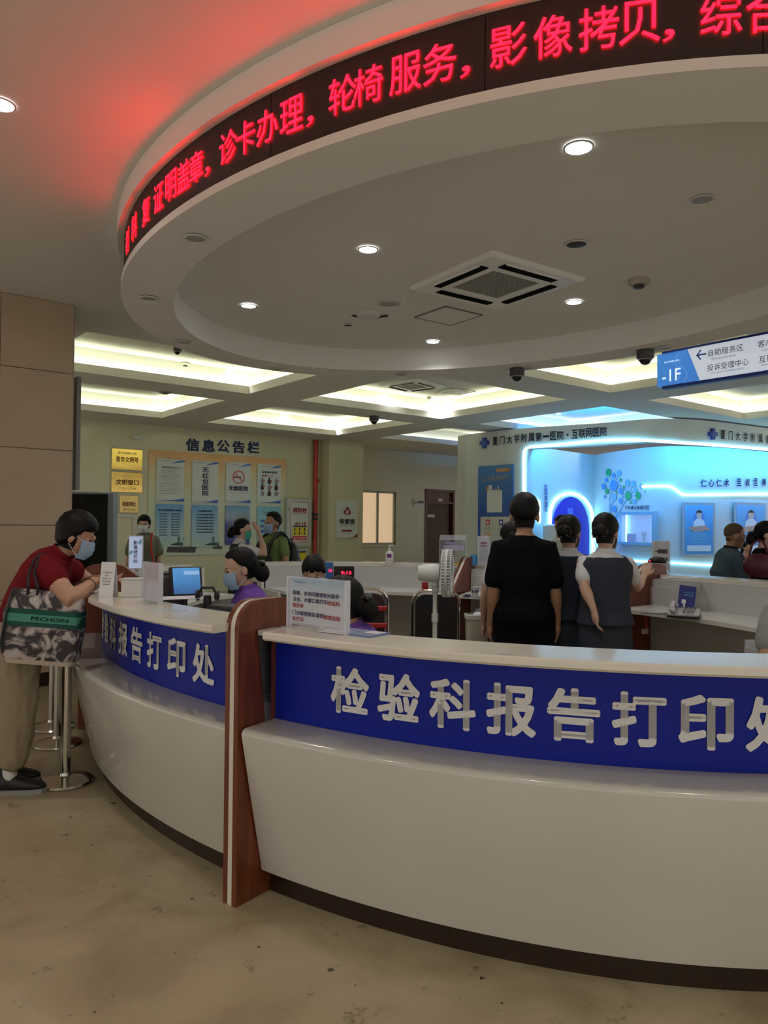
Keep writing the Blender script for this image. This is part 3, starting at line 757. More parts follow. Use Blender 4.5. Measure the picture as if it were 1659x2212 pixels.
for txt, x, f, w_ in (('自助服务区', x0 + .17, .76, .34), ('投诉受理中心', x0 + .19, .33, .40), ('客户服务中心', x0 + .68, .76, .42), ('互联网医院', x0 + .66, .33, .36), ('便民门诊', x0 + 1.2, .76, .3), ('药房', x0 + 1.1, .33, .15)):
    text_part(txt, t, INK, x, cz(f), w_, .065, -.033)
for txt, x, f, w_ in (('Self-service area', x0 + .15, .58, .24), ('Complaint Handling Center', x0 + .19, .16, .32), ('Customer Service Center', x0 + .68, .58, .34), ('Internet Hospital', x0 + .66, .16, .3)):
    text_part(txt, t, GREYINK, x, cz(f), w_, .024, -.033)

# ================================================================== RECEPTION ISLAND
Z_PL, Z_SH, Z_CT, CTH = .10, .695, 1.103, .032
def divider(t, label):
    P = EP(CE, 0, t); q = EP(CE, .3, t); d = EP(CE, .01, t + .001) - EP(CE, .01, t - .001)
    nrm = Vector((d.y, -d.x, 0)).normalized()
    if nrm.dot(P - CC) < 0: nrm = -nrm
    o = thing('counter_divider', label, 'divider', P, math.atan2(nrm.y, nrm.x))
    top = 1.192
    def prof(ins):
        r = .11; pts = [(.185 - ins, .0), (.185 - ins, top - r - ins)]
        pts += [(.185 - ins - r + r * math.cos(R_(a)), top - r - ins + r * math.sin(R_(a))) for a in range(0, 91, 15)]
        pts += [(-.06, top - ins), (-.12, top - .015 - ins), (-.56 + ins, .84), (-.56 + ins, 0)]
        return pts[::-1]
    for y0, y1 in ((-.037, -.013), (.013, .037)):
        mb = MB(); n = len(prof(0)); mb.prism([(x, z) for x, z in prof(0)], y0, y1, 'y'); mb.build('wood_board', WOOD, o, angle=25)
    mb = MB(); mb.prism(prof(.002), -.013, .013, 'y'); mb.build('white_strip', mat('edge_band_white', (.70, .68, .60), .35), o, angle=25)
    return t
def cseg(t0, t1, label, text=None, tr=None, cut=0.0, outer=None, inner=.07):
    """one counter unit between two dividers (t0 < t1)"""
    o = thing('reception_counter', label, 'counter')
    g = .0125; n = max(8, int(abs(t1 - t0) * 30)); a, b = t0 + g, t1 - g
    def bd(prof, name, m, ang=35, off=0.0):
        mb = MB(); band(mb, CE, prof, a + off, b, n); return mb.build(name, m, o, angle=ang)
    bd([(-.03, 0), (.0, 0), (.0, Z_PL + .03), (-.03, Z_PL + .03)], 'plinth', PLINTH)
    rr = .024; lip = [(.18 - rr + rr * math.cos(R_(q)), Z_SH - rr + rr * math.sin(R_(q))) for q in range(0, 91, 15)]
    bd([(-.02, Z_PL), (.05, Z_PL), (.115, .38)] + lip + [(-.02, Z_SH)], 'lower_shell', SHELL, 25)
    fp = bd([(-.04, Z_SH), (-.021, Z_SH), (-.021, Z_CT - CTH), (-.04, Z_CT - CTH)], 'front_panel', BLUEP)
    if outer is None: outer = [(t0, .31), (t1, .31)]
    def lerp_tab(tab, t):
        if t <= tab[0][0]: return tab[0][1]
        for (ta, va), (tb, vb) in zip(tab, tab[1:]):
            if t <= tb: return va + (vb - va) * (t - ta) / (tb - ta)
        return tab[-1][1]
    mb = MB(); rings = []; nt_ = 60; ts = max(a + cut, outer[0][0])
    for i in range(nt_ + 1):
        t = ts + (b - ts) * i / nt_; O = lerp_tab(outer, t); I_ = inner
        rings.append([EP(CE, o, t, z) for o, z in ((I_, Z_CT - CTH), (O - .008, Z_CT - CTH), (O, Z_CT - CTH + .008), (O, Z_CT - .006), (O - .006, Z_CT), (I_ + .006, Z_CT), (I_, Z_CT - .006))])
    mb.loft(rings); mb.build('countertop', CTOP, o, angle=30)
    bd([(-.06, .0), (-.041, .0), (-.041, Z_CT - CTH), (.09, Z_CT - CTH), (.09, Z_CT - CTH - .02), (-.04, Z_CT - CTH - .06), (-.06, Z_CT - CTH - .06)], 'inner_panel', mat('inner_white', (.56, .56, .55), .45, var=.04))
    bd([(-.54, .83), (-.06, .83), (-.06, .86), (-.54, .86)], 'worktop', WHITE)
    if text:
        s0, s1 = tr; tab = arc_table(CE, -.017, *( (s0 - .4, s1 + .4) if s1 > s0 else (s0 + .4, s1 - .4)))
        L, T = tab; mb = MB()
        def s_of(t): return L[min(range(len(T)), key=lambda i: abs(T[i] - t))]
        A, B = s_of(s0), s_of(s1)
        for i, ch in enumerate(text):
            mb = MB(); curved_char(mb, CE, -.017, tab, A + (B - A) * i / (len(text) - 1), ch, .857, .164, .170, .034)
            mb.build('character', LETTER, fp, smooth=False)
    return o
tD1 = -1.30
def tat(px, py, off, z): return tof(CE, atz(px, py, z))
tD3 = tof(CE, aty(1011, 1210, 7.15)); tD4 = tof(CE, aty(1455, 1213, 6.35))
tGap = tof(CE, aty(562, 1216, 7.0))
TL, TG0, TG1, TR, TQ = -2.30, -3.0, 2.96, -.18, .72
seg_near = cseg(tD1, TR, 'nearest curved reception counter with large white characters on blue', '检验科报告打印处', (-1.154, -.588), cut=.06, outer=[(-1.31, .265), (-1.24, .272), (-1.02, .325), (TR, .325)])
seg_left = cseg(TL, tD1, 'left curved reception counter where the red-shirted visitor leans', '检验科报告打印处', (-2.02, -1.4508), outer=[(-1.825, -.02), (-1.822, .03), (-1.815, .07), (-1.80, .11), (-1.78, .15), (-1.74, .19), (-1.55, .24), (-1.40, .27), (-1.28, .28)], inner=-.06)
seg_back_left = cseg(TG0, TL, 'short white counter behind the left wooden divider, below the vertical light sign')
seg_back = cseg(tD3, TG1, 'far white counter with the hand sanitizer bottle on its ledge')
seg_staff = cseg(tD4, tD3, 'far counter in front of the standing uniformed staff')
seg_right = cseg(TQ, tD4, 'right white counter with the telephone on its worktop')
divider(tD1, 'wooden divider with cream edge strip between the two blue-fronted counters')
divider(TL, 'wooden divider at the left end, behind the leaning visitor')
divider(tD3, 'far wooden divider with cream edge strip beside the standing fan')
divider(tD4, 'slanted wooden divider touched by the standing woman, scanner on top')
# end panels of the passage
for tt, par in ((TG0, seg_back_left), (TG1, seg_back)):
    P = EP(CE, 0, tt); d = EP(CE, 0, tt + .001) - EP(CE, 0, tt - .001); nrm = Vector((d.y, -d.x, 0)).normalized()
    if nrm.dot(P - CC) < 0: nrm = -nrm
    mb = MB(); A = Matrix.Translation(P) @ Matrix.Rotation(math.atan2(nrm.y, nrm.x), 4, 'Z')
    mb.prism([(-.55, 0), (.08, 0), (.08, Z_CT - CTH), (-.06, Z_CT - CTH), (-.06, .855), (-.55, .855)], -.012, .012, 'y', T=A); mb.build('end_panel', WHITE, par, smooth=False)
# keyboard trays under the worktops
def tray(t, off, par, w=.5):
    P = EP(CE, off, t, 0); d = EP(CE, 0, t + .001) - EP(CE, 0, t - .001)
    A = Matrix.Translation((P.x, P.y, .72)) @ Matrix.Rotation(math.atan2(d.y, d.x), 4, 'Z')
    mb = MB()
    mb.box((0, 0, -.04), (w, .34, .012), T=A)
    for s in (1, -1): mb.box((0, s * .17, -.01), (w, .012, .075), T=A); mb.box((s * w / 2, 0, .01), (.014, .34, .12), T=A)
    mb.build('keyboard_tray', LGREY, par, smooth=False)
tray(tof(CE, aty(835, 1305, 6.4)), -.48, seg_back, .36); tray(tof(CE, aty(1560, 1390, 4.6)), -.50, seg_right, .62)

# ================================================================== THINGS ON THE WALLS
def wr(x0, yt, x1, yb, g2=GW):
    """rectangle on a wall plane from its picture edges (mid heights): g1 centre, width, z0, z1"""
    ym, xm = (yt + yb) / 2, (x0 + x1) / 2
    a = onwall(x0, ym, g2)[0]; b = onwall(x1, ym, g2)[0]; z1 = onwall(xm, yt, g2)[1]; z0 = onwall(xm, yb, g2)[1]
    return (a + b) / 2, b - a, z0, z1
def wthing(name, label, cat, g1, g2=GW, group=None): return thing(name, label, cat, G(g1, g2 - .004), TH, group)
def letters(t, txt, m, cx, cz, w, h, y, bold=.0): return text_part(txt, t, m, cx, cz, w, h, y, bold)
# large blue wall characters
for ch, cx_, cy_ in zip('信息公告栏', (416, 450, 482, 515, 547), (961, 963, 964, 966, 967)):
    g, z = onwall(cx_, cy_, GW)
    t = wthing('wall_character', '%s of the five blue cut-out wall characters above the notice board' % {'信': 'first', '息': 'second', '公': 'third', '告': 'fourth', '栏': 'last'}[ch], 'lettering', g)
    mb = MB(); vs, fs, gw, gh = glyphs(ch, .03); 
    put_text(mb, ch, 0, z, .29, .26, -.02, .03); put_text(mb, ch, 0, z, .29, .26, -.004, .03); mb.build('character_face', mat('wall_letter_blue', (.05, .09, .30), .35), t, smooth=False)
# gold plaques
for k, (x0, yt, x1, yb, m, lb) in enumerate(((240, 970, 307, 1016, BRASS, 'upper polished gold plaque on the wall, crinkled reflections'), (240, 1020, 307, 1064, BRASS, 'middle polished gold plaque reflecting red and green'), (258, 1070, 298, 1108, BRASSB, 'small brushed gold plaque with dark red characters'))):
    g, wd, z0, z1 = wr(x0, yt, x1, yb); t = wthing('gold_plaque', lb, 'plaque', g)
    mb = MB(); mb.box((0, -.015, (z0 + z1) / 2), (wd, .03, z1 - z0), bev=.012); mb.build('plate', m, t)
    h = z1 - z0
    letters(t, ('青年文明号', '文明窗口', '明厨亮灶')[k], mat('plaque_red', (.25, .02, .01), .5), 0, z0 + h * .5, wd * .72, h * .26, -.034, .02)
    letters(t, ('厦门大学附属第一医院', '二〇二〇年', '厦门市卫生局')[k], mat('plaque_brown', (.10, .04, .01), .5), 0, (z0 + h * .80) if k == 0 else (z0 + h * .2), wd * .6, h * .10, -.034)
# notice board
g, wd, z0, z1 = wr(319, 982, 616, 1198)
t = wthing('notice_board', 'large pale green notice board with an orange top and a painted boat', 'notice board', g)
BG = onwall(319, 1090, GW)[0]
NB = mat_grad('notice_print', [(0.0, (.66, .74, .62)), (.55, (.70, .76, .56)), (.80, (.80, .66, .36)), (1.0, (.78, .42, .16))], 'Z', z0, z1, .25)
mb = MB(); mb.box((0, -.012, (z0 + z1) / 2), (wd, .024, z1 - z0), bev=.006); mb.build('board', NB, t, smooth=False)
BOATM = mat('boat_print', (.09, .075, .07), .5, var=.4, vscale=14)
mb = MB(); bx, bz = onwall(358, 1190, GW); bx -= g
def poly_at(mb, pts, y): mb.add([(x, y, z) for x, z in pts], [list(range(len(pts)))])
bw = onwall(425, 1190, GW)[0] - g - bx
poly_at(mb, [(bx, bz - .03), (bx + bw * .93, bz - .05), (bx + bw, bz + .16), (bx + bw * .9, bz + .09), (bx + bw * .45, bz + .08), (bx + bw * .05, bz + .10)], -.026)
poly_at(mb, [(bx + bw * .12, bz + .22), (bx + bw * .58, bz + .24), (bx + bw * .50, bz + .33), (bx + bw * .22, bz + .31)], -.026)
for f in (.18, .22, .44, .48): poly_at(mb, [(bx + bw * f, bz + .08), (bx + bw * f + .02, bz + .08), (bx + bw * f + .02, bz + .24), (bx + bw * f, bz + .24)], -.026)
mb.build('boat_picture', BOATM, t, smooth=False)
mb = MB(); sx, sz = onwall(468, 1185, GW); sx -= g
poly_at(mb, [(sx - .12, sz), (sx + .1, sz - .02), (sx + .13, sz + .05), (sx - .1, sz + .05)], -.026); poly_at(mb, [(sx - .05, sz + .05), (sx + .05, sz + .05), (sx, sz + .2)], -.026)
mb.build('sailboat_picture', BOATM, t, smooth=False)
BLUEGR = lambda n, z0, z1: mat_grad(n, [(0, (.52, .70, .66)), (.3, (.38, .62, .76)), (1, (.12, .33, .66))], 'Z', z0, z1, .22)
POST = [(337, 992, 397, 1083, 'w', 'white notice with grey lines of text, leftmost of the upper row'), (414, 996, 470, 1086, 'w', 'white notice with tall vertical characters in the upper row'), (487, 1000, 540, 1086, 'w', 'white no-smoking notice with red circle'), (555, 1004, 605, 1087, 'w', 'white notice with small figures, rightmost of the upper row'),
        (336, 1089, 395, 1181, 'b', 'blue poster with two columns of dark text, leftmost of the lower row'), (413, 1091, 469, 1181, 'b', 'blue poster with one block of dark text, second of the lower row'), (486, 1092, 538, 1177, 'n', 'dark blue poster with city skyline behind the nurse'), (555, 1094, 605, 1180, 'c', 'pale cyan poster half hidden by the man in green')]
for k, (x0, yt, x1, yb, kd, lb) in enumerate(POST):
    g, wd, z0, z1 = wr(x0, yt, x1, yb, GW - .03); h = z1 - z0
    t = wthing('notice_poster', lb, 'poster', g, GW - .026, 'posters on the notice board')
    m = PRINTW if kd == 'w' else (BLUEGR('poster_blue%d' % k, z0, z1) if kd == 'b' else (mat_grad('poster_navy', [(0, (.02, .03, .30)), (.5, (.03, .05, .36)), (.72, (.30, .42, .55)), (1, (.12, .30, .62))], 'Z', z0, z1, .22) if kd == 'n' else mat_grad('poster_cyan', [(0, (.45, .72, .78)), (1, (.20, .52, .70))], 'Z', z0, z1, .22)))
    mb = MB(); mb.prism(rrect(-wd / 2, z0, wd / 2, z1, .03), -.03, 0, 'y'); mb.build('sheet', m, t, smooth=False)
    Y = -.034
    if kd == 'w':
        mb = MB(); mb.use(BLUEINK)
        poly_at(mb, [(wd * .5, z1 - .01), (wd * .5, z1 - h * .05), (-wd * .0, z1 - h * .105), (wd * .28, z1 - h * .03)], Y); mb.build('corner_swoosh', None, t, smooth=False); mb = MB(); mb.use(BLUEINK); poly_at(mb, [(-wd * .5, z0 + h * .02), (wd * .5, z0), (wd * .5, z0 + h * .08), (wd * .1, z0 + h * .03)], Y)
        mb.build('corner_swoosh', None, t, smooth=False); letters(t, '厦门大学附属第一医院', NAVY, -wd * .2, z1 - h * .05, wd * .42, h * .022, Y)
    if k == 0:
        letters(t, '医院服务信息公示', GREYINK, 0, z1 - h * .2, wd * .62, h * .05, Y, .02)
        mb = MB()
        for i in range(11): put_text(mb, '服务项目收费标准内容'[: 5 + (i * 3) % 5], (-.1 + .05 * (i % 3)) * wd, z1 - h * (.28 + .053 * i), wd * (.45 + .08 * (i % 4)), h * .022, Y)
        mb.build('small_print', GREYINK, t, smooth=False); mb = MB()
        for i in range(4): mb.box((0, Y, z1 - h * (.26 + .16 * i)), (wd * .8, .001, h * .004))
        mb.build('table_rule', GREYINK, t, smooth=False)
    elif k == 1: column_text('无红包医院', t, NAVY, 0, z0 + h * .16, z1 - h * .14, wd * .24, Y, .025)
    elif k == 2:
        letters(t, '无烟医院', NAVY, 0, z0 + h * .36, wd * .78, h * .12, Y, .035); letters(t, 'Smoke-free hospital', GREYINK, 0, z0 + h * .25, wd * .76, h * .03, Y)
        mb = MB(); cz0, ro, ri = z0 + h * .64, wd * .245, wd * .205
        n = 28; V = [(r * math.cos(TP * i / n), Y, cz0 + r * math.sin(TP * i / n)) for r in (ri, ro) for i in range(n)]
        mb.add(V, [[i, (i + 1) % n, n + (i + 1) % n, n + i][::-1] for i in range(n)])
        mb.box((0, Y, cz0), (ro * 2, .001, wd * .035), T=Matrix.Translation((0, 0, cz0)) @ Matrix.Rotation(R_(45), 4, 'Y') @ Matrix.Translation((0, 0, -cz0))); mb.build('prohibition_ring', REDINK, t, smooth=False)
        mb = MB(); mb.box((-.03, Y + .001, cz0), (wd * .32, .001, wd * .05)); mb.build('cigarette', INK, t, smooth=False)
    elif k == 3:
        letters(t, '应急救护知识', NAVY, 0, z1 - h * .2, wd * .66, h * .06, Y, .03); letters(t, '急救六步', REDINK, -.05, z1 - h * .29, wd * .5, h * .05, Y, .02)
        for i in range(3):
            for j in range(3):
                mb = MB(); x, z = wd * (-.3 + .3 * j), z0 + h * (.58 - .16 * i); mb.use(INK if (i + j) % 2 else GREYINK); disc2(mb, x, z + .05, .025, .03, Y, 10); mb.box((x, Y, z - .02), (.09, .001, .09)); mb.use(REDINK); mb.box((x + .04, Y - .001, z), (.03, .001, .05)); mb.build('first_aid_figure', None, t, smooth=False)
    elif kd == 'b':
        letters(t, '厦门市卫健委廉洁行医规范' if k == 4 else '文明服务规范', NAVY, 0, z1 - h * .145, wd * (.84 if k == 4 else .52), h * .045, Y, .03)
        mb = MB()
        for i in range(9):
            z = z1 - h * (.23 + .062 * i)
            if k == 4: put_text(mb, '合法诊疗', -wd * .24, z, wd * .30, h * .03, Y, .02); put_text(mb, '廉洁自律', wd * .20, z, wd * .30, h * .03, Y, .02)
            elif i < 7: put_text(mb, '主动热情微笑服务'[:7], 0, z - h * .02 * i * .4, wd * .66, h * .036, Y, .02)
        mb.build('small_print', NAVY, t, smooth=False)
        mb = MB(); mb.use(mat('tower_print', (.16, .27, .36), .5)); mb.box((wd * .33, Y, z0 + h * .16), (wd * .10, .001, h * .16)); mb.use(mat('trees_print', (.04, .09, .08), .5, var=.3)); poly_at(mb, [(0, z0 + h * .04), (wd * .48, z0 + h * .02), (wd * .48, z0 + h * .10), (wd * .3, z0 + h * .10), (wd * .1, z0 + h * .07)], Y - .001)
        mb.build('skyline_picture', None, t, smooth=False)
    elif kd == 'n':
        mb = MB()
        for i in range(9): bh = h * (.05 + .10 * ((i * 7) % 5) / 5); mb.box((-wd * .1 + wd * .065 * i, Y, z0 + h * .68 + bh / 2), (wd * .05, .001, bh))
        mb.build('skyline_picture', mat('skyline_grey', (.32, .38, .42), .5), t, smooth=False)
        letters(t, '健康厦门', WHITEINK, -wd * .15, z0 + h * .54, wd * .5, h * .05, Y, .02)
    else:
        letters(t, '门诊就诊流程', NAVY, 0, z1 - h * .16, wd * .6, h * .06, Y)
        mb = MB()
        for i in range(4): mb.prism(rrect(-wd * .38, z1 - h * (.40 + .13 * i), -wd * .12, z1 - h * (.33 + .13 * i), .01), Y, Y + .002, 'y')
        mb.build('flow_box', BLUEINK, t, smooth=False)
# small white plate high on the wall, left access door
g, wd, z0, z1 = wr(287, 942, 304, 950); t = wthing('emergency_light', 'small white plate high on the wall left of the blue characters', 'lamp', g); panel('housing', -wd / 2, z0, wd / 2, z1, -.05, 0, TRIM, t, .01); panel('cover', -wd / 2 + .01, z0 + .01, wd / 2 - .01, z1 - .01, -.055, -.05, PRINTW, t)
g, wd, z0, z1 = wr(250, 1117, 284, 1250); t = wthing('service_door', 'flush cream service door in the wall behind the vertical light sign', 'door', g)
t['kind'] = 'structure'; del t['category']; del t['label']; t.name = 'door_2'
panel('door_leaf', -wd / 2, .02, wd / 2, z1, -.02, 0, WALLP, t); panel('door_frame', wd / 2, .0, wd / 2 + .07, z1 + .05, -.05, 0, WHITE, t); panel('door_frame', -wd / 2, z1, wd / 2, z1 + .06, -.05, 0, WHITE, t)
# fire hose cabinet, lower notice and red pipe
g, wd, z0, z1 = wr(619, 1077, 672, 1181, GW - .12)
t = wthing('fire_hose_cabinet', 'white fire hydrant cabinet with red notice, beside the red pipe', 'cabinet', g, GW)
MB().box((0, -.07, (z0 + z1) / 2), (wd, .14, z1 - z0), bev=.01).build('body', mat('cabinet_aluminium', (.55, .60, .58), .4, .2), t, smooth=False)
Y = -.15; x0, x1, h = -wd * .40, wd * .40, z1 - z0
panel('door', x0, z0 + h * .07, x1, z1 - h * .05, Y + .008, Y + .012, PRINTW, t)
mb = MB()
for (a, b, c, d) in ((x0 + .02, z0 + h * .09, x1 - .02, z0 + h * .10), (x0 + .02, z1 - h * .08, x1 - .02, z1 - h * .07), (x0 + .02, z0 + h * .09, x0 + .03, z1 - h * .07), (x1 - .03, z0 + h * .09, x1 - .02, z1 - h * .07)): mb.box(((a + c) / 2, Y, (b + d) / 2), (c - a, .002, d - b))
mb.build('red_border', REDINK, t, smooth=False)
letters(t, '消防栓', REDINK, 0, z0 + h * .76, wd * .58, h * .10, Y, .03); letters(t, 'Fire Hydrant', REDINK, 0, z0 + h * .68, wd * .5, h * .035, Y)
letters(t, '火警', REDINK, -wd * .15, z0 + h * .47, wd * .16, h * .07, Y, .02); letters(t, '119', REDINK, wd * .12, z0 + h * .47, wd * .26, h * .08, Y, .03)
mb = MB(); mb.use(YELLOW); mb.box((0, Y, z0 + h * .32), (wd * .58, .002, h * .17)); mb.use(NAVY); mb.box((0, Y, z0 + h * .42), (wd * .58, .002, h * .025))
for i in range(3): mb.box((wd * (-.2 + .2 * i), Y - .001, z0 + h * .36), (.035, .002, .06)); mb.box((wd * (-.2 + .2 * i), Y - .001, z0 + h * .28), (.03, .002, .06))
mb.use(REDINK); mb.prism(rrect(-wd * .29, z0 + h * .14, wd * .29, z0 + h * .22, .01), Y - .001, Y + .002, 'y'); mb.build('instruction_sticker', None, t, smooth=False)
letters(t, '请勿遮挡', WHITEINK, wd * .07, z0 + h * .18, wd * .38, h * .045, Y - .003)
mb = MB(); mb.add([(-wd * .24, Y - .003, z0 + h * .16), (-wd * .15, Y - .003, z0 + h * .16), (-wd * .195, Y - .003, z0 + h * .21)], [[0, 1, 2]]); mb.build('warning_triangle', WHITEINK, t, smooth=False)
panel('latch', x0 - .05, z0 + h * .75, x0 - .03, z0 + h * .82, Y, Y + .02, GREY, t)
g, wd, z0, z1 = wr(638, 1186, 666, 1245, GW - .03); t = wthing('fire_notice', 'white and yellow fire notice under the hydrant cabinet', 'sign', g)
panel('sheet', -wd / 2, z0, wd / 2, z1, -.02, 0, PRINTW, t); panel('yellow_field', -wd * .4, z0 + (z1 - z0) * .62, wd * .34, z0 + (z1 - z0) * .88, -.024, -.02, YELLOW, t); panel('blue_bar', -wd * .4, z1 - .09, wd * .34, z1 - .05, -.024, -.02, NAVY, t)
letters(t, '灭火器', REDINK, 0, z0 + (z1 - z0) * .45, wd * .8, .16, -.024, .02)
g, z = onwall(681, 1100, GW - .1); zb = onwall(680, 1203, GW - .1)[1]
t = wthing('fire_pipe', 'vertical red fire pipe beside the hydrant cabinet', 'pipe', g, GW)
mb = MB(); mb.tube([(0, -.1, ZC), (0, -.1, zb + .12), (-.01, -.1, zb + .05), (-.05, -.1, zb + .01), (-.09, -.1, zb)], .055, 14); mb.build('pipe', REDP, t)
for zz in (1.62, 1.72): MB().lathe([(.058, -.03), (.066, -.03), (.066, .03), (.058, .03)], 14, (0, -.1, zz)).build('coupling', BLACK, t)
MB().ell((.06, -.12, 2.55), (.03, .04, .04)).build('valve', REDP, t)
# nursery room signs
g, wd, z0, z1 = wr(727, 1081, 772, 1162, GP - .05)
t = wthing('nursery_sign', 'white nursery room sign with maroon emblem and arrow on the pillar', 'sign', g, GP); h = z1 - z0
mb = MB(); mb.prism([(-wd / 2, z0), (wd * .2, z0), (wd / 2, z0 + h * .10), (wd / 2, z1), (-wd / 2, z1)], -.05, 0, 'y'); mb.build('board', PRINTW, t, smooth=False)
mb = MB(); poly_at(mb, [(wd * .05, z0), (wd / 2, z0 + h * .02), (wd / 2, z0 + h * .12), (wd * .33, z0 + h * .03)], -.052); mb.build('corner_swoosh', MAROON, t, smooth=False)
def nursery_mark(t, cx, cz, s, y):
    mb = MB(); disc2(mb, cx - s * .35, cz - s * .25, s * .42, s * .42, y); disc2(mb, cx + s * .35, cz - s * .25, s * .42, s * .42, y); disc2(mb, cx, cz + s * .25, s * .40, s * .42, y); poly_at(mb, [(cx - s * .35, cz - s * .65), (cx + s * .35, cz - s * .65), (cx + s * .1, cz + s * .8), (cx - s * .1, cz + s * .8)], y - .0005); mb.build('emblem', MAROON, t, smooth=False)
    mb = MB(); disc2(mb, cx - s * .12, cz + s * .1, s * .15, s * .17, y - .002); disc2(mb, cx + s * .2, cz - s * .12, s * .17, s * .15, y - .002); poly_at(mb, [(cx - s * .32, cz - s * .5), (cx + s * .3, cz - s * .5), (cx + s * .05, cz - s * .2), (cx - s * .1, cz - s * .05), (cx - s * .28, cz - s * .1)], y - .002); mb.build('emblem_figure', WHITEINK, t, smooth=False)
nursery_mark(t, 0, z0 + h * .72, wd * .22, -.053)
letters(t, '母婴室', INK, 0, z0 + h * .44, wd * .74, h * .13, -.053, .03); letters(t, 'Nursery room', INK, 0, z0 + h * .33, wd * .70, h * .045, -.053)
mb = MB(); poly_at(mb, [(-wd * .26, z0 + h * .17), (wd * .1, z0 + h * .17), (wd * .1, z0 + h * .15), (wd * .26, z0 + h * .19), (wd * .1, z0 + h * .235), (wd * .1, z0 + h * .215), (-wd * .26, z0 + h * .215)], -.053); mb.build('arrow', MAROON, t, smooth=False)
g, wd, z0, z1 = wr(894, 1078, 917, 1093, GN - .03); t = wthing('nursery_sign', 'small white nursery room sign on the wall beside the dark door', 'sign', g, GN); h = z1 - z0
panel('board', -wd / 2, z0, wd / 2, z1, -.03, 0, PRINTW, t, .02); nursery_mark(t, -wd * .32, z0 + h * .5, h * .28, -.033); letters(t, '母婴室', INK, wd * .14, z0 + h * .55, wd * .55, h * .42, -.033, .02)

# ================================================================== BOOTH GRAPHICS
def bthing(name, label, cat, path, px, gap=.02):
    p, a = on_curve(path, px, 1100, gap); return thing(name, label, cat, (p.x, p.y, 0), a), p.y
def zb_(px, py, d): return (Vector((0, 0, CAMH)) + ray(px, py) * (d / ray(px, py).y)).z
NAVYL = mat('fascia_letter', (.02, .03, .10), .4)
CROSSB = mat('cross_blue', (.02, .06, .36), .3)
def curve_text(name, label, path, pts, txt, wch, hch, m, bold=.02, cat='lettering'):
    """characters standing off a curved wall; one thing, each character a part"""
    x0, y0 = pts[0]; t, d0 = bthing(name, label, cat, path, x0, .03); inv = Matrix.Translation(t.location) @ Matrix.Rotation(t.rotation_euler.z, 4, 'Z'); inv = inv.inverted()
    n = len(txt)
    for i, ch in enumerate(txt):
        f = i / max(1, n - 1); px = pts[0][0] + (pts[-1][0] - pts[0][0]) * f
        k = max(j for j in range(len(pts) - 1) if abs(px - pts[0][0]) + 1e-6 >= abs(pts[j][0] - pts[0][0])); ff = (px - pts[k][0]) / (pts[k + 1][0] - pts[k][0]) if pts[k + 1][0] != pts[k][0] else 0
        py = pts[k][1] * (1 - ff) + pts[k + 1][1] * ff
        if abs(pts[-1][0] - pts[0][0]) < 3: py = pts[0][1] + (pts[-1][1] - pts[0][1]) * f
        q, a = on_curve(path, px, py, .03); mb = MB()
        A = inv @ Matrix.Translation((q.x, q.y, 0)) @ Matrix.Rotation(a, 4, 'Z')
        wc, hc = (wch * .25, hch * .2) if ch == '·' else ((wch, hch * .16) if ch == '一' else (wch, hch))
        put_text(mb, ch, 0, q.z, wc, hc, 0, bold, T=A); mb.build('character', m, t, smooth=False)
    return t
def cross_logo(px, py, s, label):
    t, d = bthing('cross_logo', label, 'logo', b_front, px, .0); z = zb_(px, py, d)
    mb = MB(); cross_poly(mb, 0, z, s, -.05, 0, .38); mb.build('cross', CROSSB, t, smooth=False)
    mb = MB(); cross_poly(mb, s * .12, z - s * .1, s * .55, -.055, -.05, .45); mb.build('inner_cross', mat('cross_mid', (.04, .12, .46), .3), t, smooth=False)
cross_logo(1047, 957, .115, 'blue cross logo left of the hospital name on the booth'); cross_logo(1537, 938, .105, 'blue cross logo at right on the booth fascia')
curve_text('fascia_lettering', 'dark hospital name lettering across the left booth fascia', b_front, [(1071, 953), (1130, 946), (1222, 940), (1305, 932)], '厦门大学附属第一医院·互联网医院', .125, .170, NAVYL, .02)
curve_text('fascia_lettering', 'dark hospital name lettering cut by the right picture edge', b_front, [(1559, 939), (1600, 943), (1652, 949), (1705, 956)], '厦门大学附属第一医院', .125, .17, NAVYL, .02)
curve_text('motto_lettering', 'dark motto lettering above the doctor posters', inner_r, [(1518, 1044), (1567, 1043)], '仁心仁术', .145, .155, NAVYL, .025)
curve_text('motto_lettering', 'right half of the dark motto lettering, at the picture edge', inner_r, [(1594, 1042), (1648, 1041)], '至诚至善', .145, .155, NAVYL, .025)
curve_text('zone_lettering', 'vertical blue characters beside the violet arch', inner_l, [(1177, 1053), (1178, 1099)], '互动体验区', .11, .105, BLUEINK, .025)
curve_text('zone_lettering', 'small blue lettering above the lit display window', inner_r, [(1355, 1097), (1401, 1096)], '可穿戴设备展示区', .07, .075, NAVY, .02)
curve_text('zone_lettering', 'short blue lettering above the head of the woman at right', inner_r, [(1297, 1114), (1310, 1113)], '互动区', .08, .07, NAVY, .02)
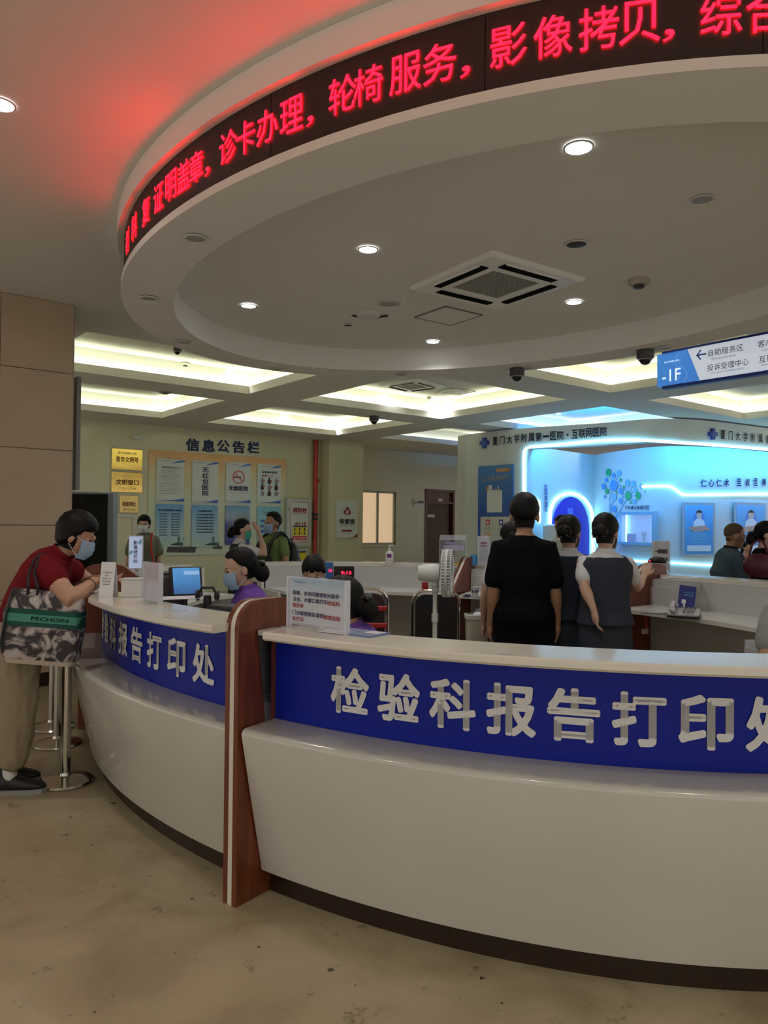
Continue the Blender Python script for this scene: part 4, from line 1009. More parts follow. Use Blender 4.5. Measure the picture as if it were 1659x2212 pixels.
# blue poster with the online hospital notice
t, d = bthing('booth_poster', 'tall blue poster with a white square, left of the booth entrance', 'poster', b_front, 1071, .0)
a_ = (on_curve(b_front, 1033.5, 1100)[0] - on_curve(b_front, 1109, 1100)[0]).length / 2
z1 = zb_(1071, 1005, d); z0 = zb_(1071, 1192, d); h = z1 - z0
panel('sheet', -a_, z0 - .12, a_, z1, -.025, 0, mat_grad('poster_royal', [(0, (.03, .06, .34)), (.5, (.03, .10, .40)), (1, (.06, .22, .52))], 'Z', z0, z1, .25), t)
Y = -.029
letters(t, '上互联网医院', WHITEINK, 0, z1 - h * .145, a_ * 1.5, h * .06, Y, .02)
mb = MB(); mb.prism(rrect(a_ * .08, z1 - h * .082, a_ * .8, z1 - h * .04, .01), Y, Y + .003, 'y'); mb.build('orange_tab', ORANGE, t, smooth=False); letters(t, '看病更方便', WHITEINK, a_ * .44, z1 - h * .061, a_ * .6, h * .032, Y - .002, .02)
panel('white_square', -a_ * .46, z1 - h * .545, a_ * .40, z1 - h * .29, Y - .001, Y + .003, PRINTW, t)
mb = MB(); mb.use(WHITEINK); mb.box((-a_ * .28, Y - .002, z1 - h * .26), (a_ * .2, .002, h * .06)); mb.use(ORANGE); mb.box((-a_ * .45, Y - .002, z1 - h * .265), (a_ * .08, .002, h * .04)); mb.use(WHITEINK); mb.box((a_ * .18, Y - .002, z1 - h * .265), (a_ * .06, .002, h * .05)); mb.use(GREYINK); mb.box((-.02, Y - .002, z1 - h * .283), (a_ * .7, .002, h * .012)); mb.build('top_picture', None, t, smooth=False)
mb = MB(); mb.prism(rrect(-a_ * .84, z0 - .08, a_ * .84, z1 - h * .595, .03), Y, Y + .003, 'y'); mb.build('service_card', mat('card_grey', (.60, .64, .60), .4), t, smooth=False)
for i, (x, zf, m) in enumerate(((-.40, .66, REDINK), (.35, .66, mat('purple_print', (.08, .03, .30), .4)), (-.40, .82, ORANGE), (.35, .82, SKYINK))):
    mb = MB(); mb.prism(rrect(a_ * (x - .11), z1 - h * (zf + .032), a_ * (x + .11), z1 - h * (zf - .032), .01), Y - .002, Y, 'y'); mb.build('service_icon', m, t, smooth=False)
    mb = MB(); disc2(mb, a_ * x, z1 - h * zf, a_ * .06, h * .018, Y - .003); mb.build('icon_symbol', WHITEINK, t, smooth=False)
    letters(t, ('预约挂号', '在线问诊', '报告查询', '药品配送')[i], GREYINK, a_ * x, z1 - h * (zf + .055), a_ * .28, h * .018, Y - .002); letters(t, ('在线预约挂号缴费', '名医在线咨询复诊', '检验检查结果', '药品快递到家')[i], INK, a_ * x, z1 - h * (zf + .08), a_ * .44, h * .012, Y - .002)
# bubble tree graphic
t, d = bthing('bubble_tree_decal', 'blue and green bubble tree decal on the lit booth wall', 'decal', inner_r, 1343, .006)
BUB = mat('bubble_blue', (.10, .33, .72), .4); BUB2 = mat('bubble_pale', (.18, .48, .78), .4)
A = (Matrix.Translation(t.location) @ Matrix.Rotation(t.rotation_euler.z, 4, 'Z')).inverted()
def dec(px, py, g=.02): return A @ on_curve(inner_r, px, py, g)[0]
bub = [(1327, 1049, 17, 0), (1315.5, 1020.5, 12, 2), (1327, 1027, 8, 0), (1338.5, 1022, 9.5, 1), (1311, 1037, 7.5, 0), (1305, 1051, 10, 0), (1313, 1061, 9, 2), (1342, 1036.5, 5.5, 2), (1340, 1048, 4, 1), (1349, 1052, 5.5, 2), (1357, 1043, 11, 1), (1369.5, 1044.5, 10, 1), (1342.5, 1060.5, 11, 0), (1358, 1071, 14, 2), (1379.5, 1070.5, 12, 2), (1374, 1058, 8, 1), (1386, 1050, 7, 1), (1394, 1061, 4, 1), (1328, 1074, 11, 1), (1342, 1082, 9.5, 0), (1333, 1063, 4, 2), (1308, 1073, 5, 0), (1372, 1083, 8, 1), (1364, 1085.5, 4, 2), (1328.5, 1099, 10, 0), (1347, 1072, 4, 0)]
for px, py, r, k in bub:
    r *= .70
    c = dec(px, py); e = dec(px + r * .68, py); f_ = dec(px, py - r); ux, uz = (e - c), (f_ - c)
    mb = MB(); mb.add([c + ux * math.cos(TP * i / 18) + uz * math.sin(TP * i / 18) for i in range(18)], [list(range(18))]); mb.build('bubble', (BUB, BUB2, GREENINK)[k], t, smooth=False)
mb = MB()
for (x0, y0, x1, y1) in ((1327, 1049, 1315, 1022), (1327, 1049, 1327, 1027), (1327, 1049, 1338, 1022), (1327, 1049, 1311, 1037), (1327, 1049, 1305, 1051), (1327, 1049, 1342, 1036), (1327, 1049, 1313, 1061), (1327, 1049, 1340, 1048), (1358, 1071, 1349, 1052), (1358, 1071, 1357, 1043), (1358, 1071, 1369, 1044), (1358, 1071, 1342, 1060), (1358, 1071, 1379, 1070), (1358, 1071, 1374, 1058), (1358, 1071, 1372, 1083), (1358, 1071, 1330, 1122), (1327, 1049, 1318, 1075), (1318, 1075, 1318, 1120), (1328, 1074, 1321, 1095), (1321, 1095, 1321, 1120)):
    mb.tube([dec(x0, y0, .012), dec(x1, y1, .012)], .008, 5)
mb.build('branch_lines', BUB2, t)
# lit display window with two products
t, d = bthing('display_window', 'lit glass display window in the blue booth wall', 'display case', inner_r, 1379, .0)
p_l, p_r = on_curve(inner_r, 1341, 1100)[0], on_curve(inner_r, 1417, 1100)[0]; a_ = (p_r - p_l).length / 2; z1 = zb_(1379, 1112, d); z0 = zb_(1379, 1171, d)
DARKB = mat('display_frame', (.25, .45, .60), .4)
mb = MB()
for (x, z, sx, sz) in ((0, z1 + .03, 2 * a_ + .12, .06), (0, z0 - .03, 2 * a_ + .12, .06), (-a_ - .03, (z0 + z1) / 2, .06, z1 - z0), (a_ + .03, (z0 + z1) / 2, .06, z1 - z0)): mb.box((x, -.06, z), (sx, .12, sz))
mb.build('frame', DARKB, t, smooth=False)
panel('back_panel', -a_, z0, a_, z1, -.012, 0, mat('display_back', (.50, .60, .78), .4, emit=.35, ecol=(.45, .62, 1.0)), t)
panel('glass', -a_, z0, a_, z1, -.11, -.105, ACRYL, t)
mb = MB(); mb.tube([(-a_ * .58, -.06, z0), (-a_ * .58, -.06, z1)], .018, 8); mb.build('light_tube', BLUEL, t)
mb = MB(); mb.box((-a_ * .28, -.06, z0 + .09), (.24, .05, .18), bev=.02); mb.build('boxed_device', mat('pink_box', (.55, .40, .62), .4), t, smooth=False)
mb = MB(); mb.lathe([(.06, 0), (.03, .02), (.025, .12), (.05, .15), (.05, .22), (.0, .22)], 14, (a_ * .45, -.06, z0)); mb.build('wearable_device', PRINTW, t)
# doctor posters (plain stand-in portraits)
for k, (x0, x1, lb) in enumerate(((1476, 1536, 'light blue doctor poster left of the bald man'), (1585, 1647, 'light blue doctor poster behind the bald man'))):
    t, d = bthing('doctor_poster', lb, 'poster', inner_r, (x0 + x1) / 2, .03)
    a_ = (on_curve(inner_r, x0, 1100)[0] - on_curve(inner_r, x1, 1100)[0]).length / 2; z1 = zb_((x0 + x1) / 2, 1091, d); z0 = zb_((x0 + x1) / 2, 1196, d); h = z1 - z0
    panel('frame', -a_ - .05, z0 - .05, a_ + .05, z1 + .05, -.03, 0, mat('poster_frame', (.34, .44, .52), .35, .3), t); Y = -.036
    panel('sheet', -a_, z0, a_, z1, -.034, -.03, mat_grad('doctor_print%d' % k, [(0, (.03, .30, .62)), (.5, (.04, .36, .74)), (1, (.12, .50, .84))], 'Z', z0, z1, .3), t)
    mb = MB(); mb.use(mat('halo_blue', (.10, .28, .70), .4)); disc2(mb, 0, z0 + h * .72, a_ * .42, h * .14, Y)
    mb.use(WHITEINK); poly_at(mb, [(-a_ * .42, z0 + h * .52), (a_ * .42, z0 + h * .52), (a_ * .38, z0 + h * .66), (a_ * .15, z0 + h * .72), (-a_ * .15, z0 + h * .72), (-a_ * .38, z0 + h * .66)], Y - .001)
    mb.use(mat('portrait_skin', (.74, .56, .46), .5)); disc2(mb, 0, z0 + h * .80, a_ * .19, h * .085, Y - .002)
    mb.use(INK); poly_at(mb, [(-a_ * .22, z0 + h * .80), (-a_ * .2, z0 + h * .87), (0, z0 + h * .905), (a_ * .2, z0 + h * .87), (a_ * .22, z0 + h * .80), (a_ * .15, z0 + h * .84), (-a_ * .15, z0 + h * .84)], Y - .003); mb.build('portrait', None, t, smooth=False)
    mb = MB(); T_ = Matrix.Translation((0, 0, z0 + h * .52)) @ Matrix.Rotation(R_(-6), 4, 'Y') @ Matrix.Translation((0, 0, -(z0 + h * .52)))
    mb.box((-a_ * .1, Y - .004, z0 + h * .545), (a_ * 1.2, .002, h * .05), T=T_); mb.box((a_ * .12, Y - .004, z0 + h * .49), (a_ * 1.2, .002, h * .05), T=T_); mb.build('orange_banner', mat('banner_orange', (.78, .40, .26), .4), t, smooth=False)
    mb = MB(); put_text(mb, '互联网医院名医', -a_ * .1, z0 + h * .545, a_ * 1.0, h * .036, Y - .006, .02, T=T_); put_text(mb, '线上看病更方便', a_ * .12, z0 + h * .49, a_ * 1.0, h * .036, Y - .006, .02, T=T_); mb.build('banner_lettering', WHITEINK, t, smooth=False)
    mb = MB()
    for i in range(7): mb.box((-a_ * .1 + a_ * .06 * (i % 3), Y, z0 + h * (.42 - .032 * i)), (a_ * (1.2 - .1 * (i % 3)), .001, h * .008))
    mb.build('text_lines', SKYINK, t, smooth=False)
    mb = MB(); mb.prism(rrect(-a_ * .85, z0 + h * .05, a_ * .85, z0 + h * .17, .02), Y - .001, Y, 'y'); mb.build('info_strip', WHITEINK, t, smooth=False)
# white self-service unit inside the booth
t, d = bthing('self_service_unit', 'white machine with two small lights behind the man in black', 'kiosk', inner_l, 1166, .35)
z1 = zb_(1172, 1132, t.location.y)
MB().box((0, -.05, z1 / 2), (.42, .4, z1), bev=.03).build('body', WHITE, t)
for s in (-.12, .12): MB().ell((s, -.255, z1 - .1), (.025, .02, .02)).build('indicator_light', BLUEL, t)
MB().box((0, -.255, z1 - .3), (.34, .02, .25)).build('screen', LGREY, t, smooth=False)

# ================================================================== THINGS ON AND AROUND THE COUNTERS
ZT = Z_CT
def slab_at(px, py): return atz(px, py, ZT)
def card_holder(p0, p1, h, label, face_fn, name='acrylic_sign_holder', lean=0.0, base=True):
    """upright acrylic holder between two points on a surface; local x runs p0->p1, faces -y"""
    d = p1 - p0; L = math.hypot(d.x, d.y); t = thing(name, label, 'sign', (p0.x, p0.y, p0.z), math.atan2(d.y, d.x))
    panel('acrylic_sheet', 0, .012, L, h, -.010, -.007, ACRYL, t); panel('acrylic_sheet', 0, .012, L, h, .007, .010, ACRYL, t)
    if base: panel('acrylic_base', 0, 0, L, .004, -.05, .05, ACRYL, t)
    for x in (-.004, L + .004): MB().box((x, 0, h / 2), (.008, .022, h)).build('acrylic_edge', mat('acrylic_edge', (.72, .76, .84), .15, alpha=.75, var=.05), t, smooth=False)
    panel('insert', .006, .02, L - .006, h - .006, -.003, .003, face_fn(h), t) if face_fn else None
    return t, L
# big notice in front of the seated staff
p0, p1 = slab_at(626, 1353), slab_at(748, 1372); Hs = .195
t, L = card_holder(p0, p1, Hs, 'acrylic notice stand with sky-blue header on the near counter', lambda h: mat_grad('notice_sky', [(0, (.10, .18, .45)), (.05, (.62, .63, .70)), (.62, (.62, .62, .68)), (.80, (.42, .60, .72)), (1, (.05, .32, .52))], 'Z', 0, h, .35))
Y = -.0115
for txt, cx_, f, w_, m in (('盖章、咨询问题请到对面导', .5, .69, .82, NAVY), ('诊台、本窗口是打印', .405, .565, .61, NAVY), ('检验科', .82, .555, .21, REDINK), ('报告单', .19, .445, .20, REDINK), ('门诊病理报告请到', .37, .30, .56, NAVY), ('病理自助', .79, .285, .28, REDINK), ('机打印', .19, .18, .20, REDINK)):
    letters(t, txt, m, L * cx_, Hs * f, L * w_, Hs * .085, Y, .02)
letters(t, '厦门大学附属第一医院', NAVY, L * .22, Hs * .9, L * .2, Hs * .03, Y)
# leaflet under the notice
p = slab_at(775, 1368); t = thing('leaflet', 'blue leaflet lying flat beside the acrylic notice stand', 'leaflet', (p.x, p.y, ZT), R_(-38))
MB().box((0, 0, .003), (.20, .12, .005)).build('cover', mat('leaflet_blue', (.16, .22, .48), .3, var=.2, vscale=8), t, smooth=False); MB().box((.06, .02, .0065), (.06, .05, .001)).build('white_label', PAPER, t, smooth=False); MB().box((-.07, -.045, .004), (.12, .06, .004)).build('underlying_sheet', PAPER, t, smooth=False)
p = slab_at(1093, 1412); t = thing('glue_mark', 'small glassy spot on the near countertop edge', 'stain', (p.x, p.y, ZT)); MB().ell((0, 0, .0015), (.03, .012, .0015), 16, 6).build('droplet', mat('clear_gel', (.6, .6, .56), .08), t)
# left counter: tent card, box, holder, papers
p0, p1 = slab_at(219, 1288), slab_at(247, 1289); d = p1 - p0
t = thing('paper_tent_card', 'folded white paper card with handwriting standing by the leaning visitor', 'card', (p0.x, p0.y, ZT), math.atan2(d.y, d.x)); Lc = .085; hc = .185
for s in (-1, 1):
    mb = MB(); A = Matrix.Rotation(R_(7 * s), 4, 'X'); mb.box((Lc / 2, 0, hc / 2), (Lc, .0015, hc), T=Matrix.Translation((0, s * .024, 0)) @ A); mb.build('sheet', PAPER, t, smooth=False)
mb = MB()
for i, (wx, tx) in enumerate(((.055, '打印报告单'), (.02, '请出'), (.055, '示就诊卡'), (.05, '身份证'), (.04, '谢谢'))): put_text(mb, tx, Lc * .45, hc * (.70 - .085 * i), wx, .008, 0, T=Matrix.Translation((0, -.0265, 0)) @ Matrix.Rotation(R_(-7), 4, 'X'))
mb.build('handwriting', INK, t, smooth=False)
p0, p1 = slab_at(261, 1291), slab_at(301, 1291); d = p1 - p0
t = thing('white_box', 'plain white cardboard box beside the handwritten card', 'box', (p0.x, p0.y, ZT), math.atan2(d.y, d.x) + .1)
wb = d.length
MB().box((wb * .55, .06, .047), (wb * 1.1, .11, .094), bev=.003).build('body', mat('box_white', (.68, .68, .67), .6), t, smooth=False); MB().box((wb * .55, .06, .0955), (wb * 1.12, .115, .003)).build('lid', mat('box_white', (.68, .68, .67)), t, smooth=False)
p0, p1 = slab_at(314, 1299), slab_at(346, 1306)
t, L = card_holder(p0, p1, .20, 'clear acrylic leaflet holder with pinkish print on the left counter', lambda h: mat_grad('pink_print', [(0, (.60, .60, .66)), (.45, (.60, .58, .63)), (.62, (.48, .36, .40)), (1, (.50, .42, .46))], 'Z', 0, h, .4))
p = slab_at(385, 1292); t = thing('paper_sheet', 'white sheet of paper lying by the small monitor', 'paper', (p.x, p.y, ZT), .5); MB().box((0, 0, .002), (.24, .16, .002)).build('sheet', PAPER, t, smooth=False)
p = slab_at(365, 1318); t = thing('taped_notice', 'pale notice taped flat on the left countertop', 'paper', (p.x, p.y, ZT), -.55); MB().box((0, 0, .001), (.16, .075, .0015)).build('sheet', mat('laminated', (.60, .66, .66), .2), t, smooth=False); MB().box((-.01, .0, .002), (.08, .05, .001)).build('print', mat('pale_print', (.50, .60, .64), .3), t, smooth=False)
# small monitor, printer, black device inside the left counter
pm = aty(404, 1256, 4.25)
t = thing('computer_monitor', 'tilted computer monitor with blue desktop on the left counter', 'monitor', (pm.x, pm.y, .86), R_(34)); zm = pm.z - .86
A = Matrix.Translation((0, 0, zm)) @ Matrix.Rotation(R_(-14), 4, 'X')
mb = MB(); mb.box((0, .02, 0), (.185, .03, .178), T=A, bev=.006); mb.build('bezel', BLACK, t, smooth=False)
mb = MB(); mb.box((0, .003, .004), (.158, .003, .150), T=A); mb.build('screen', mat_grad('desktop_blue', [(0, (.03, .06, .22)), (.45, (.06, .22, .52)), (1, (.10, .34, .70))], 'Z', zm - .1, zm + .1, .2, emit=.55), t, smooth=False)
mb = MB(); mb.box((.03, .0, .05), (.09, .002, .022), T=A); mb.build('window_icon', mat('screen_pale', (.3, .5, .8), .3, emit=.5, ecol=(.3, .5, .85)), t, smooth=False)
mb = MB(); mb.tube([(0, .04, zm - .05), (0, .06, .02)], .02); mb.lathe([(.10, 0), (.10, .012), (.02, .02)], 20, (0, .06, 0)); mb.build('stand', BLACK, t)
pm = aty(352, 1262, 4.45)
t = thing('printer', 'dark printer behind the acrylic leaflet holder', 'printer', (pm.x, pm.y, .86), R_(20)); hp = pm.z - .86
MB().box((0, 0, hp / 2 + .03), (.22, .22, hp + .06), bev=.015).build('body', DGREY, t); MB().box((0, -.12, hp * .55), (.19, .06, .012)).build('paper_tray', BLACK, t, smooth=False); MB().box((0, 0, hp + .065), (.18, .18, .012)).build('lid', BLACK, t, smooth=False)
pm = aty(480, 1309, 3.62)
t = thing('document_scanner', 'black flat device behind the left countertop, before the seated nurse', 'scanner', (pm.x, pm.y, .86), R_(-20)); hp = pm.z - .86 + .0
MB().box((0, .05, hp / 2), (.16, .14, hp), bev=.008).build('body', BLACK, t); MB().box((0, -.022, hp - .02), (.14, .006, .02)).build('front_slot', DGREY, t, smooth=False)
pm = aty(448, 1286, 3.9); t = thing('computer_mouse_stand', 'black headset lying near the small monitor', 'headset', (pm.x, pm.y, .86)); t.name = 'headset'
hz_ = pm.z - .86; MB().tube([(-.05, 0, hz_), (-.03, .0, hz_ + .04), (.03, 0, hz_ + .04), (.05, 0, hz_)], .008, 8).build('headband', BLACK, t); MB().lathe([(.03, 0), (.03, .02), (.02, hz_)], 16, (0.0, 0, 0)).build('stand', BLACK, t)
for s in (-1, 1): MB().ell((.05 * s, 0, hz_), (.014, .03, .03)).build('ear_cushion', BLACK, t)
# vertical light sign behind the left divider
pv = aty(293, 1232, 6.3)
t = thing('light_sign', 'standing vertical light box with blue characters behind left divider', 'sign', (pv.x, pv.y, ZT), R_(12)); hv = aty(293, 1157, 6.3).z - ZT
MB().box((0, 0, hv / 2), (.118, .04, hv), bev=.004).build('housing', LGREY, t, smooth=False); panel('lit_face', -.052, .008, .052, hv - .008, -.024, -.02, mat('lightbox_face', (.55, .66, .85), .3, emit=.30, ecol=(.55, .70, 1.0)), t)
column_text('影像拷贝处', t, GREYINK, 0, .05, hv - .04, .035, -.026, .025)
mb = MB(); poly_at(mb, [(.02, hv * .78), (.045, hv * .72), (.05, hv * .92), (.035, hv * .88)], -.026); poly_at(mb, [(-.05, hv * .42), (-.03, hv * .46), (-.02, hv * .56), (-.045, hv * .54)], -.026); mb.build('blue_swirl', SKYINK, t, smooth=False)
# sanitizer bottle on the far ledge
p = atz(841, 1217, ZT); t = thing('sanitizer_bottle', 'white pump bottle with purple label on the far ledge', 'bottle', (p.x, p.y, ZT), -.05); k = 1.0
mb = MB(); mb.loft([[Vector((x * sx, y * sy, z)) for x, y in [(math.cos(TP * i / 20), math.sin(TP * i / 20)) for i in range(20)]] for sx, sy, z in ((.036, .024, 0), (.04, .027, .006), (.04, .027, .10), (.034, .024, .118), (.014, .014, .128), (.014, .014, .14))]); mb.build('bottle_body', mat('bottle_white', (.74, .74, .74), .3), t)
MB().lathe([(.015, .138), (.015, .155), (.006, .157), (.006, .176), (.012, .178), (.012, .186)], 14).build('pump', WHITE, t); MB().tube([(0, 0, .182), (.028, 0, .182), (.034, 0, .174)], .005, 8).build('nozzle', WHITE, t)
panel('label', -.022, .06, .022, .098, -.0285, -.026, mat('purple_label', (.16, .02, .20), .4), t); panel('logo_mark', .004, .03, .012, .036, -.0285, -.026, INK, t)
# clock displays under the far ledge
def led_clock(px, py, d, wd, hd, txt, m, label, tw, th_, cx_=0):
    p = aty(px, py, d); t = thing('digital_display', label, 'display', (p.x, p.y, .86), R_(8)); z = p.z - .86
    MB().box((0, 0, z), (wd, .04, hd), bev=.006).build('case', m, t, smooth=False); MB().tube([(0, .03, 0), (0, .03, z)], .012).build('stand', BLACK, t); MB().lathe([(.06, 0), (.06, .01), (.01, .014)], 16, (0, .03, 0)).build('foot', BLACK, t)
    text_part(txt, t, mat('digit_red', (.6, .01, .03), .4, emit=5.0, ecol=(1, .01, .04), var=0), cx_, z, tw, th_, -.023, .02, 'digits')
led_clock(743, 1237, 7.22, .20, .125, '9:15', BLACK, 'black digital clock with red digits under the far ledge', .10, .03, .02)
led_clock(711, 1232, 7.35, .08, .16, '16', mat('display_blue', (.04, .15, .42), .35), 'blue number display with red digits beside the black clock', .03, .03, .012)
# acrylic cabinet, sign, blue panel, can, cup, bottle
p = atz(978, 1222, ZT); sc_ = p.y / 1600
t = thing('acrylic_case', 'clear two-shelf acrylic case on the far ledge behind the fan', 'case', (p.x, p.y, ZT), -.1); wA = .26; hA = .30
for x in (-wA / 2, wA / 2): MB().box((x, 0, hA * .43), (.006, .13, hA * .86)).build('side', ACRYL, t, smooth=False)
for z in (.004, .155, hA * .86): MB().box((0, 0, z), (wA, .13, .006)).build('shelf', mat('acrylic_edge', (.72, .76, .84)), t, smooth=False)
MB().box((0, .06, hA / 2), (wA, .005, hA)).build('back', ACRYL, t, smooth=False)
t = thing('leaflet_stack', 'lilac stack of leaflets inside the acrylic case', 'leaflets', (p.x + .01, p.y - .01, ZT + .158), -.1); MB().box((0, 0, .022), (.20, .1, .044), bev=.003).build('stack', mat('lilac_paper', (.46, .44, .62), .6), t, smooth=False); MB().box((-.03, 0, .06), (.13, .08, .03), T=Matrix.Rotation(.12, 4, 'Y')).build('folded_sheet', mat('lilac_dark', (.34, .32, .52), .6), t, smooth=False)
t = thing('stamp_set', 'small yellow and blue desk items on the bottom of the acrylic case', 'stationery', (p.x + .05, p.y - .02, ZT + .008), 0); MB().box((0, 0, .008), (.09, .05, .016), bev=.003).build('ink_pad', YELLOW, t, smooth=False); MB().lathe([(.02, .0), (.02, .02), (.008, .03), (.016, .06)], 14, (-.09, 0, 0)).build('stamp', mat('lilac_dark', (.34, .32, .52)), t); MB().box((.055, -.03, .01), (.03, .02, .02)).build('clip', BLUEINK, t, smooth=False)
p0, p1 = atz(1033, 1222, ZT), atz(1055, 1222, ZT)
t, L = card_holder(p0, p1, aty(1044, 1158, p0.y).z - ZT, 'acrylic sign with red heading beside the man in black', lambda h: mat('lilac_print', (.52, .52, .62), .5, var=.06)); hh = .28
letters(t, '温馨提示', REDINK, L / 2, hh * .80, L * .66, .016, -.012, .02); letters(t, '请保持距离', REDINK, L / 2, hh * .70, L * .66, .014, -.012, .02)
mb = MB()
for i in range(7): put_text(mb, '有序排队等候就诊', L / 2, hh * (.58 - .07 * i), L * .8, .011, -.012)
mb.build('small_print', GREYINK, t, smooth=False)
p = atz(1026, 1222, ZT); t = thing('blue_folder', 'bright blue folder standing against the acrylic sign', 'folder', (p.x, p.y + .03, ZT), .1); MB().box((0, 0, .055), (.085, .008, .11), bev=.002).build('cover', mat('folder_blue', (.07, .36, .72), .4), t, smooth=False); MB().box((0, .006, .052), (.08, .006, .1)).build('pages', PAPER, t, smooth=False)
ZW = .86
def on_top(px, py, z=ZW): return atz(px, py, z)
p = on_top(918, 1279); t = thing('drink_can', 'red drink can on the far worktop', 'can', (p.x, p.y, ZW)); MB().lathe([(.026, 0), (.031, .006), (.031, .088), (.026, .096), (.024, .094)], 20).build('can_body', mat('can_red', (.35, .02, .02), .3, .3), t); MB().lathe([(.025, .0955), (.022, .094), (.001, .094)], 20).build('lid', CHROME, t)
p = on_top(1026, 1289); t = thing('paper_cup', 'white paper cup with dark pattern beside the divider', 'cup', (p.x, p.y, ZW)); MB().lathe([(.026, 0), (.036, .085), (.0375, .087), (.034, .085), (.025, .004)], 20).build('cup_wall', PAPER, t); 
for a in (-90, -50, -140): 
    mb = MB(); mb.ell((.033 * math.cos(R_(a)), .033 * math.sin(R_(a)), .05), (.008, .008, .012), 8, 6); mb.build('printed_dot', NAVY, t)
p = on_top(1011, 1290); t = thing('key_bunch', 'dark bunch of keys and cards beside the paper cup', 'keys', (p.x, p.y, ZW)); 
for i in range(5): MB().box((.02 * (i % 3) - .02, .015 * i - .03, .006 + .003 * i), (.05, .018, .006), rz=.7 * i).build('key', (BLACK, NAVY, DGREY)[i % 3], t, smooth=False)
p = on_top(1052, 1289); t = thing('drink_bottle', 'brown drink bottle with pink label beside the man in black', 'bottle', (p.x, p.y, ZW)); MB().lathe([(.036, 0), (.04, .008), (.04, .15), (.03, .175), (.016, .195), (.016, .21)], 20).build('bottle_body', mat('tea_brown', (.14, .04, .015), .15), t); MB().lathe([(.0405, .11), (.0405, .15)], 20, caps=False).build('label', mat('pink_label', (.62, .24, .24), .5), t); MB().lathe([(.018, .208), (.018, .232)], 14).build('cap', mat('tea_brown', (.14, .04, .015)), t)
# waste bin
p = aty(1031, 1330, 5.85); t = thing('waste_bin', 'beige waste bin with paper under the worktop', 'bin', (p.x, p.y, 0)); zb0 = p.z
def rsq(wx, wy, z): return [Vector((x, y, z)) for x, y in rrect(-wx, -wy, wx, wy, .03)]
mb = MB(); mb.loft([rsq(.075, .07, 0), rsq(.09, .085, zb0)]); mb.build('bin_body', mat('bin_beige', (.52, .50, .40), .5), t); mb = MB(); mb.loft([rsq(.098, .092, zb0 - .02), rsq(.098, .092, zb0 + .01), rsq(.088, .082, zb0 + .01)], caps=False); mb.build('rim', mat('bin_liner', (.60, .59, .54), .5), t)
mb = MB(); mb.ell((.01, 0, zb0 + .0), (.05, .05, .03), 7, 5); mb.build('crumpled_paper', PAPER, t, smooth=False)
p = aty(1040, 1314, 6.0); t = thing('plastic_bag', 'crinkled clear plastic bag hanging above the waste bin', 'bag', (p.x, p.y, .83), 0)
mb = MB(); mb.ell((0, 0, -.10), (.09, .04, .10), 14, 10); 
mb.v = [tuple(Vector(v) * (1 + .12 * noise.noise(Vector(v) * 30))) for v in mb.v]; mb.build('film', mat('clear_film', (.35, .36, .38), .15, alpha=.45), t); MB().tube([(-.05, 0, -.01), (.05, 0, -.01)], .006).build('knot', mat('clear_film', (.35, .36, .38)), t)
# right counter: telephone, leaflet, sign, scanner
pp = on_top(1478, 1333)
t = thing('telephone', 'silver desk telephone on the right worktop', 'telephone', (pp.x, pp.y, ZW), R_(-28))
mb = MB(); mb.prism([(-.09, 0), (.09, 0), (.09, .055), (.06, .06), (-.09, .025)], -.10, .10, 'x'); mb.build('base', mat('phone_silver', (.52, .52, .58), .3, .2), t); MB().box((0, 0, .008), (.21, .19, .016)).build('underside', BLACK, t, smooth=False)
mb = MB(); mb.tube([(-.07, -.09, .06), (-.075, -.05, .085), (-.075, .03, .095), (-.07, .085, .085)], [.018, .016, .016, .02], 10); mb.ell((-.07, -.085, .055), (.024, .03, .02)); mb.ell((-.07, .085, .075), (.024, .03, .02)); mb.build('handset', LGREY, t)
for i in range(12): MB().box((.0 + .028 * (i % 3), -.05 + .028 * (i // 3), .046 + .005 * (i // 3)), (.018, .016, .008), bev=.002).build('key', GREY, t, smooth=False)
mb = MB(); mb.box((.03, .07, .062), (.09, .035, .006)); mb.build('screen', DGREY, t, smooth=False)
pp = on_top(1492, 1325); t = thing('service_leaflet', 'dark blue leaflet leaning upright behind the telephone', 'leaflet', (pp.x, pp.y + .10, ZW), R_(-14)); A = Matrix.Rotation(R_(-14), 4, 'X') @ Matrix.Rotation(R_(8), 4, 'Y')
hl = .20
mb = MB(); mb.box((0, 0, hl / 2), (.12, .004, hl), T=A); mb.build('sheet', mat('leaflet_navy', (.02, .03, .24), .35), t, smooth=False)
mb = MB(); put_text(mb, '自助服务', .01, hl * .74, .07, .016, -.004, .02, T=A); put_text(mb, '使用指南', .01, hl * .64, .07, .014, -.004, 0, T=A); mb.build('lettering', SKYINK, t, smooth=False)
mb = MB(); mb.box((-.02, -.004, hl * .38), (.03, .002, .03), T=A); mb.box((-.015, -.004, hl * .2), (.012, .002, .05), T=A); mb.build('machine_picture', WHITEINK, t, smooth=False)
p0, p1 = aty(1411, 1217, 6.55), aty(1445, 1217, 6.55); p0.z = p1.z = ZT
t, L = card_holder(p0, p1, aty(1428, 1168, 6.55).z - ZT, 'grey acrylic sign standing behind the slanted divider', lambda h: mat('sign_grey_print', (.46, .47, .52), .4, var=.1)); hh = aty(1428, 1168, 6.55).z - ZT
for i, tx in enumerate(('一医院院区', '就医就诊卡', '服务台')): letters(t, tx, NAVY, L * .5, hh * (.66 - .25 * i), L * (.8 if i < 2 else .5), hh * .13, -.012, .03)
pd = EP(CE, .08, tD4, 1.192); t = thing('barcode_scanner', 'black scanner with a red light on top of the slanted divider', 'scanner', pd, R_(-30))
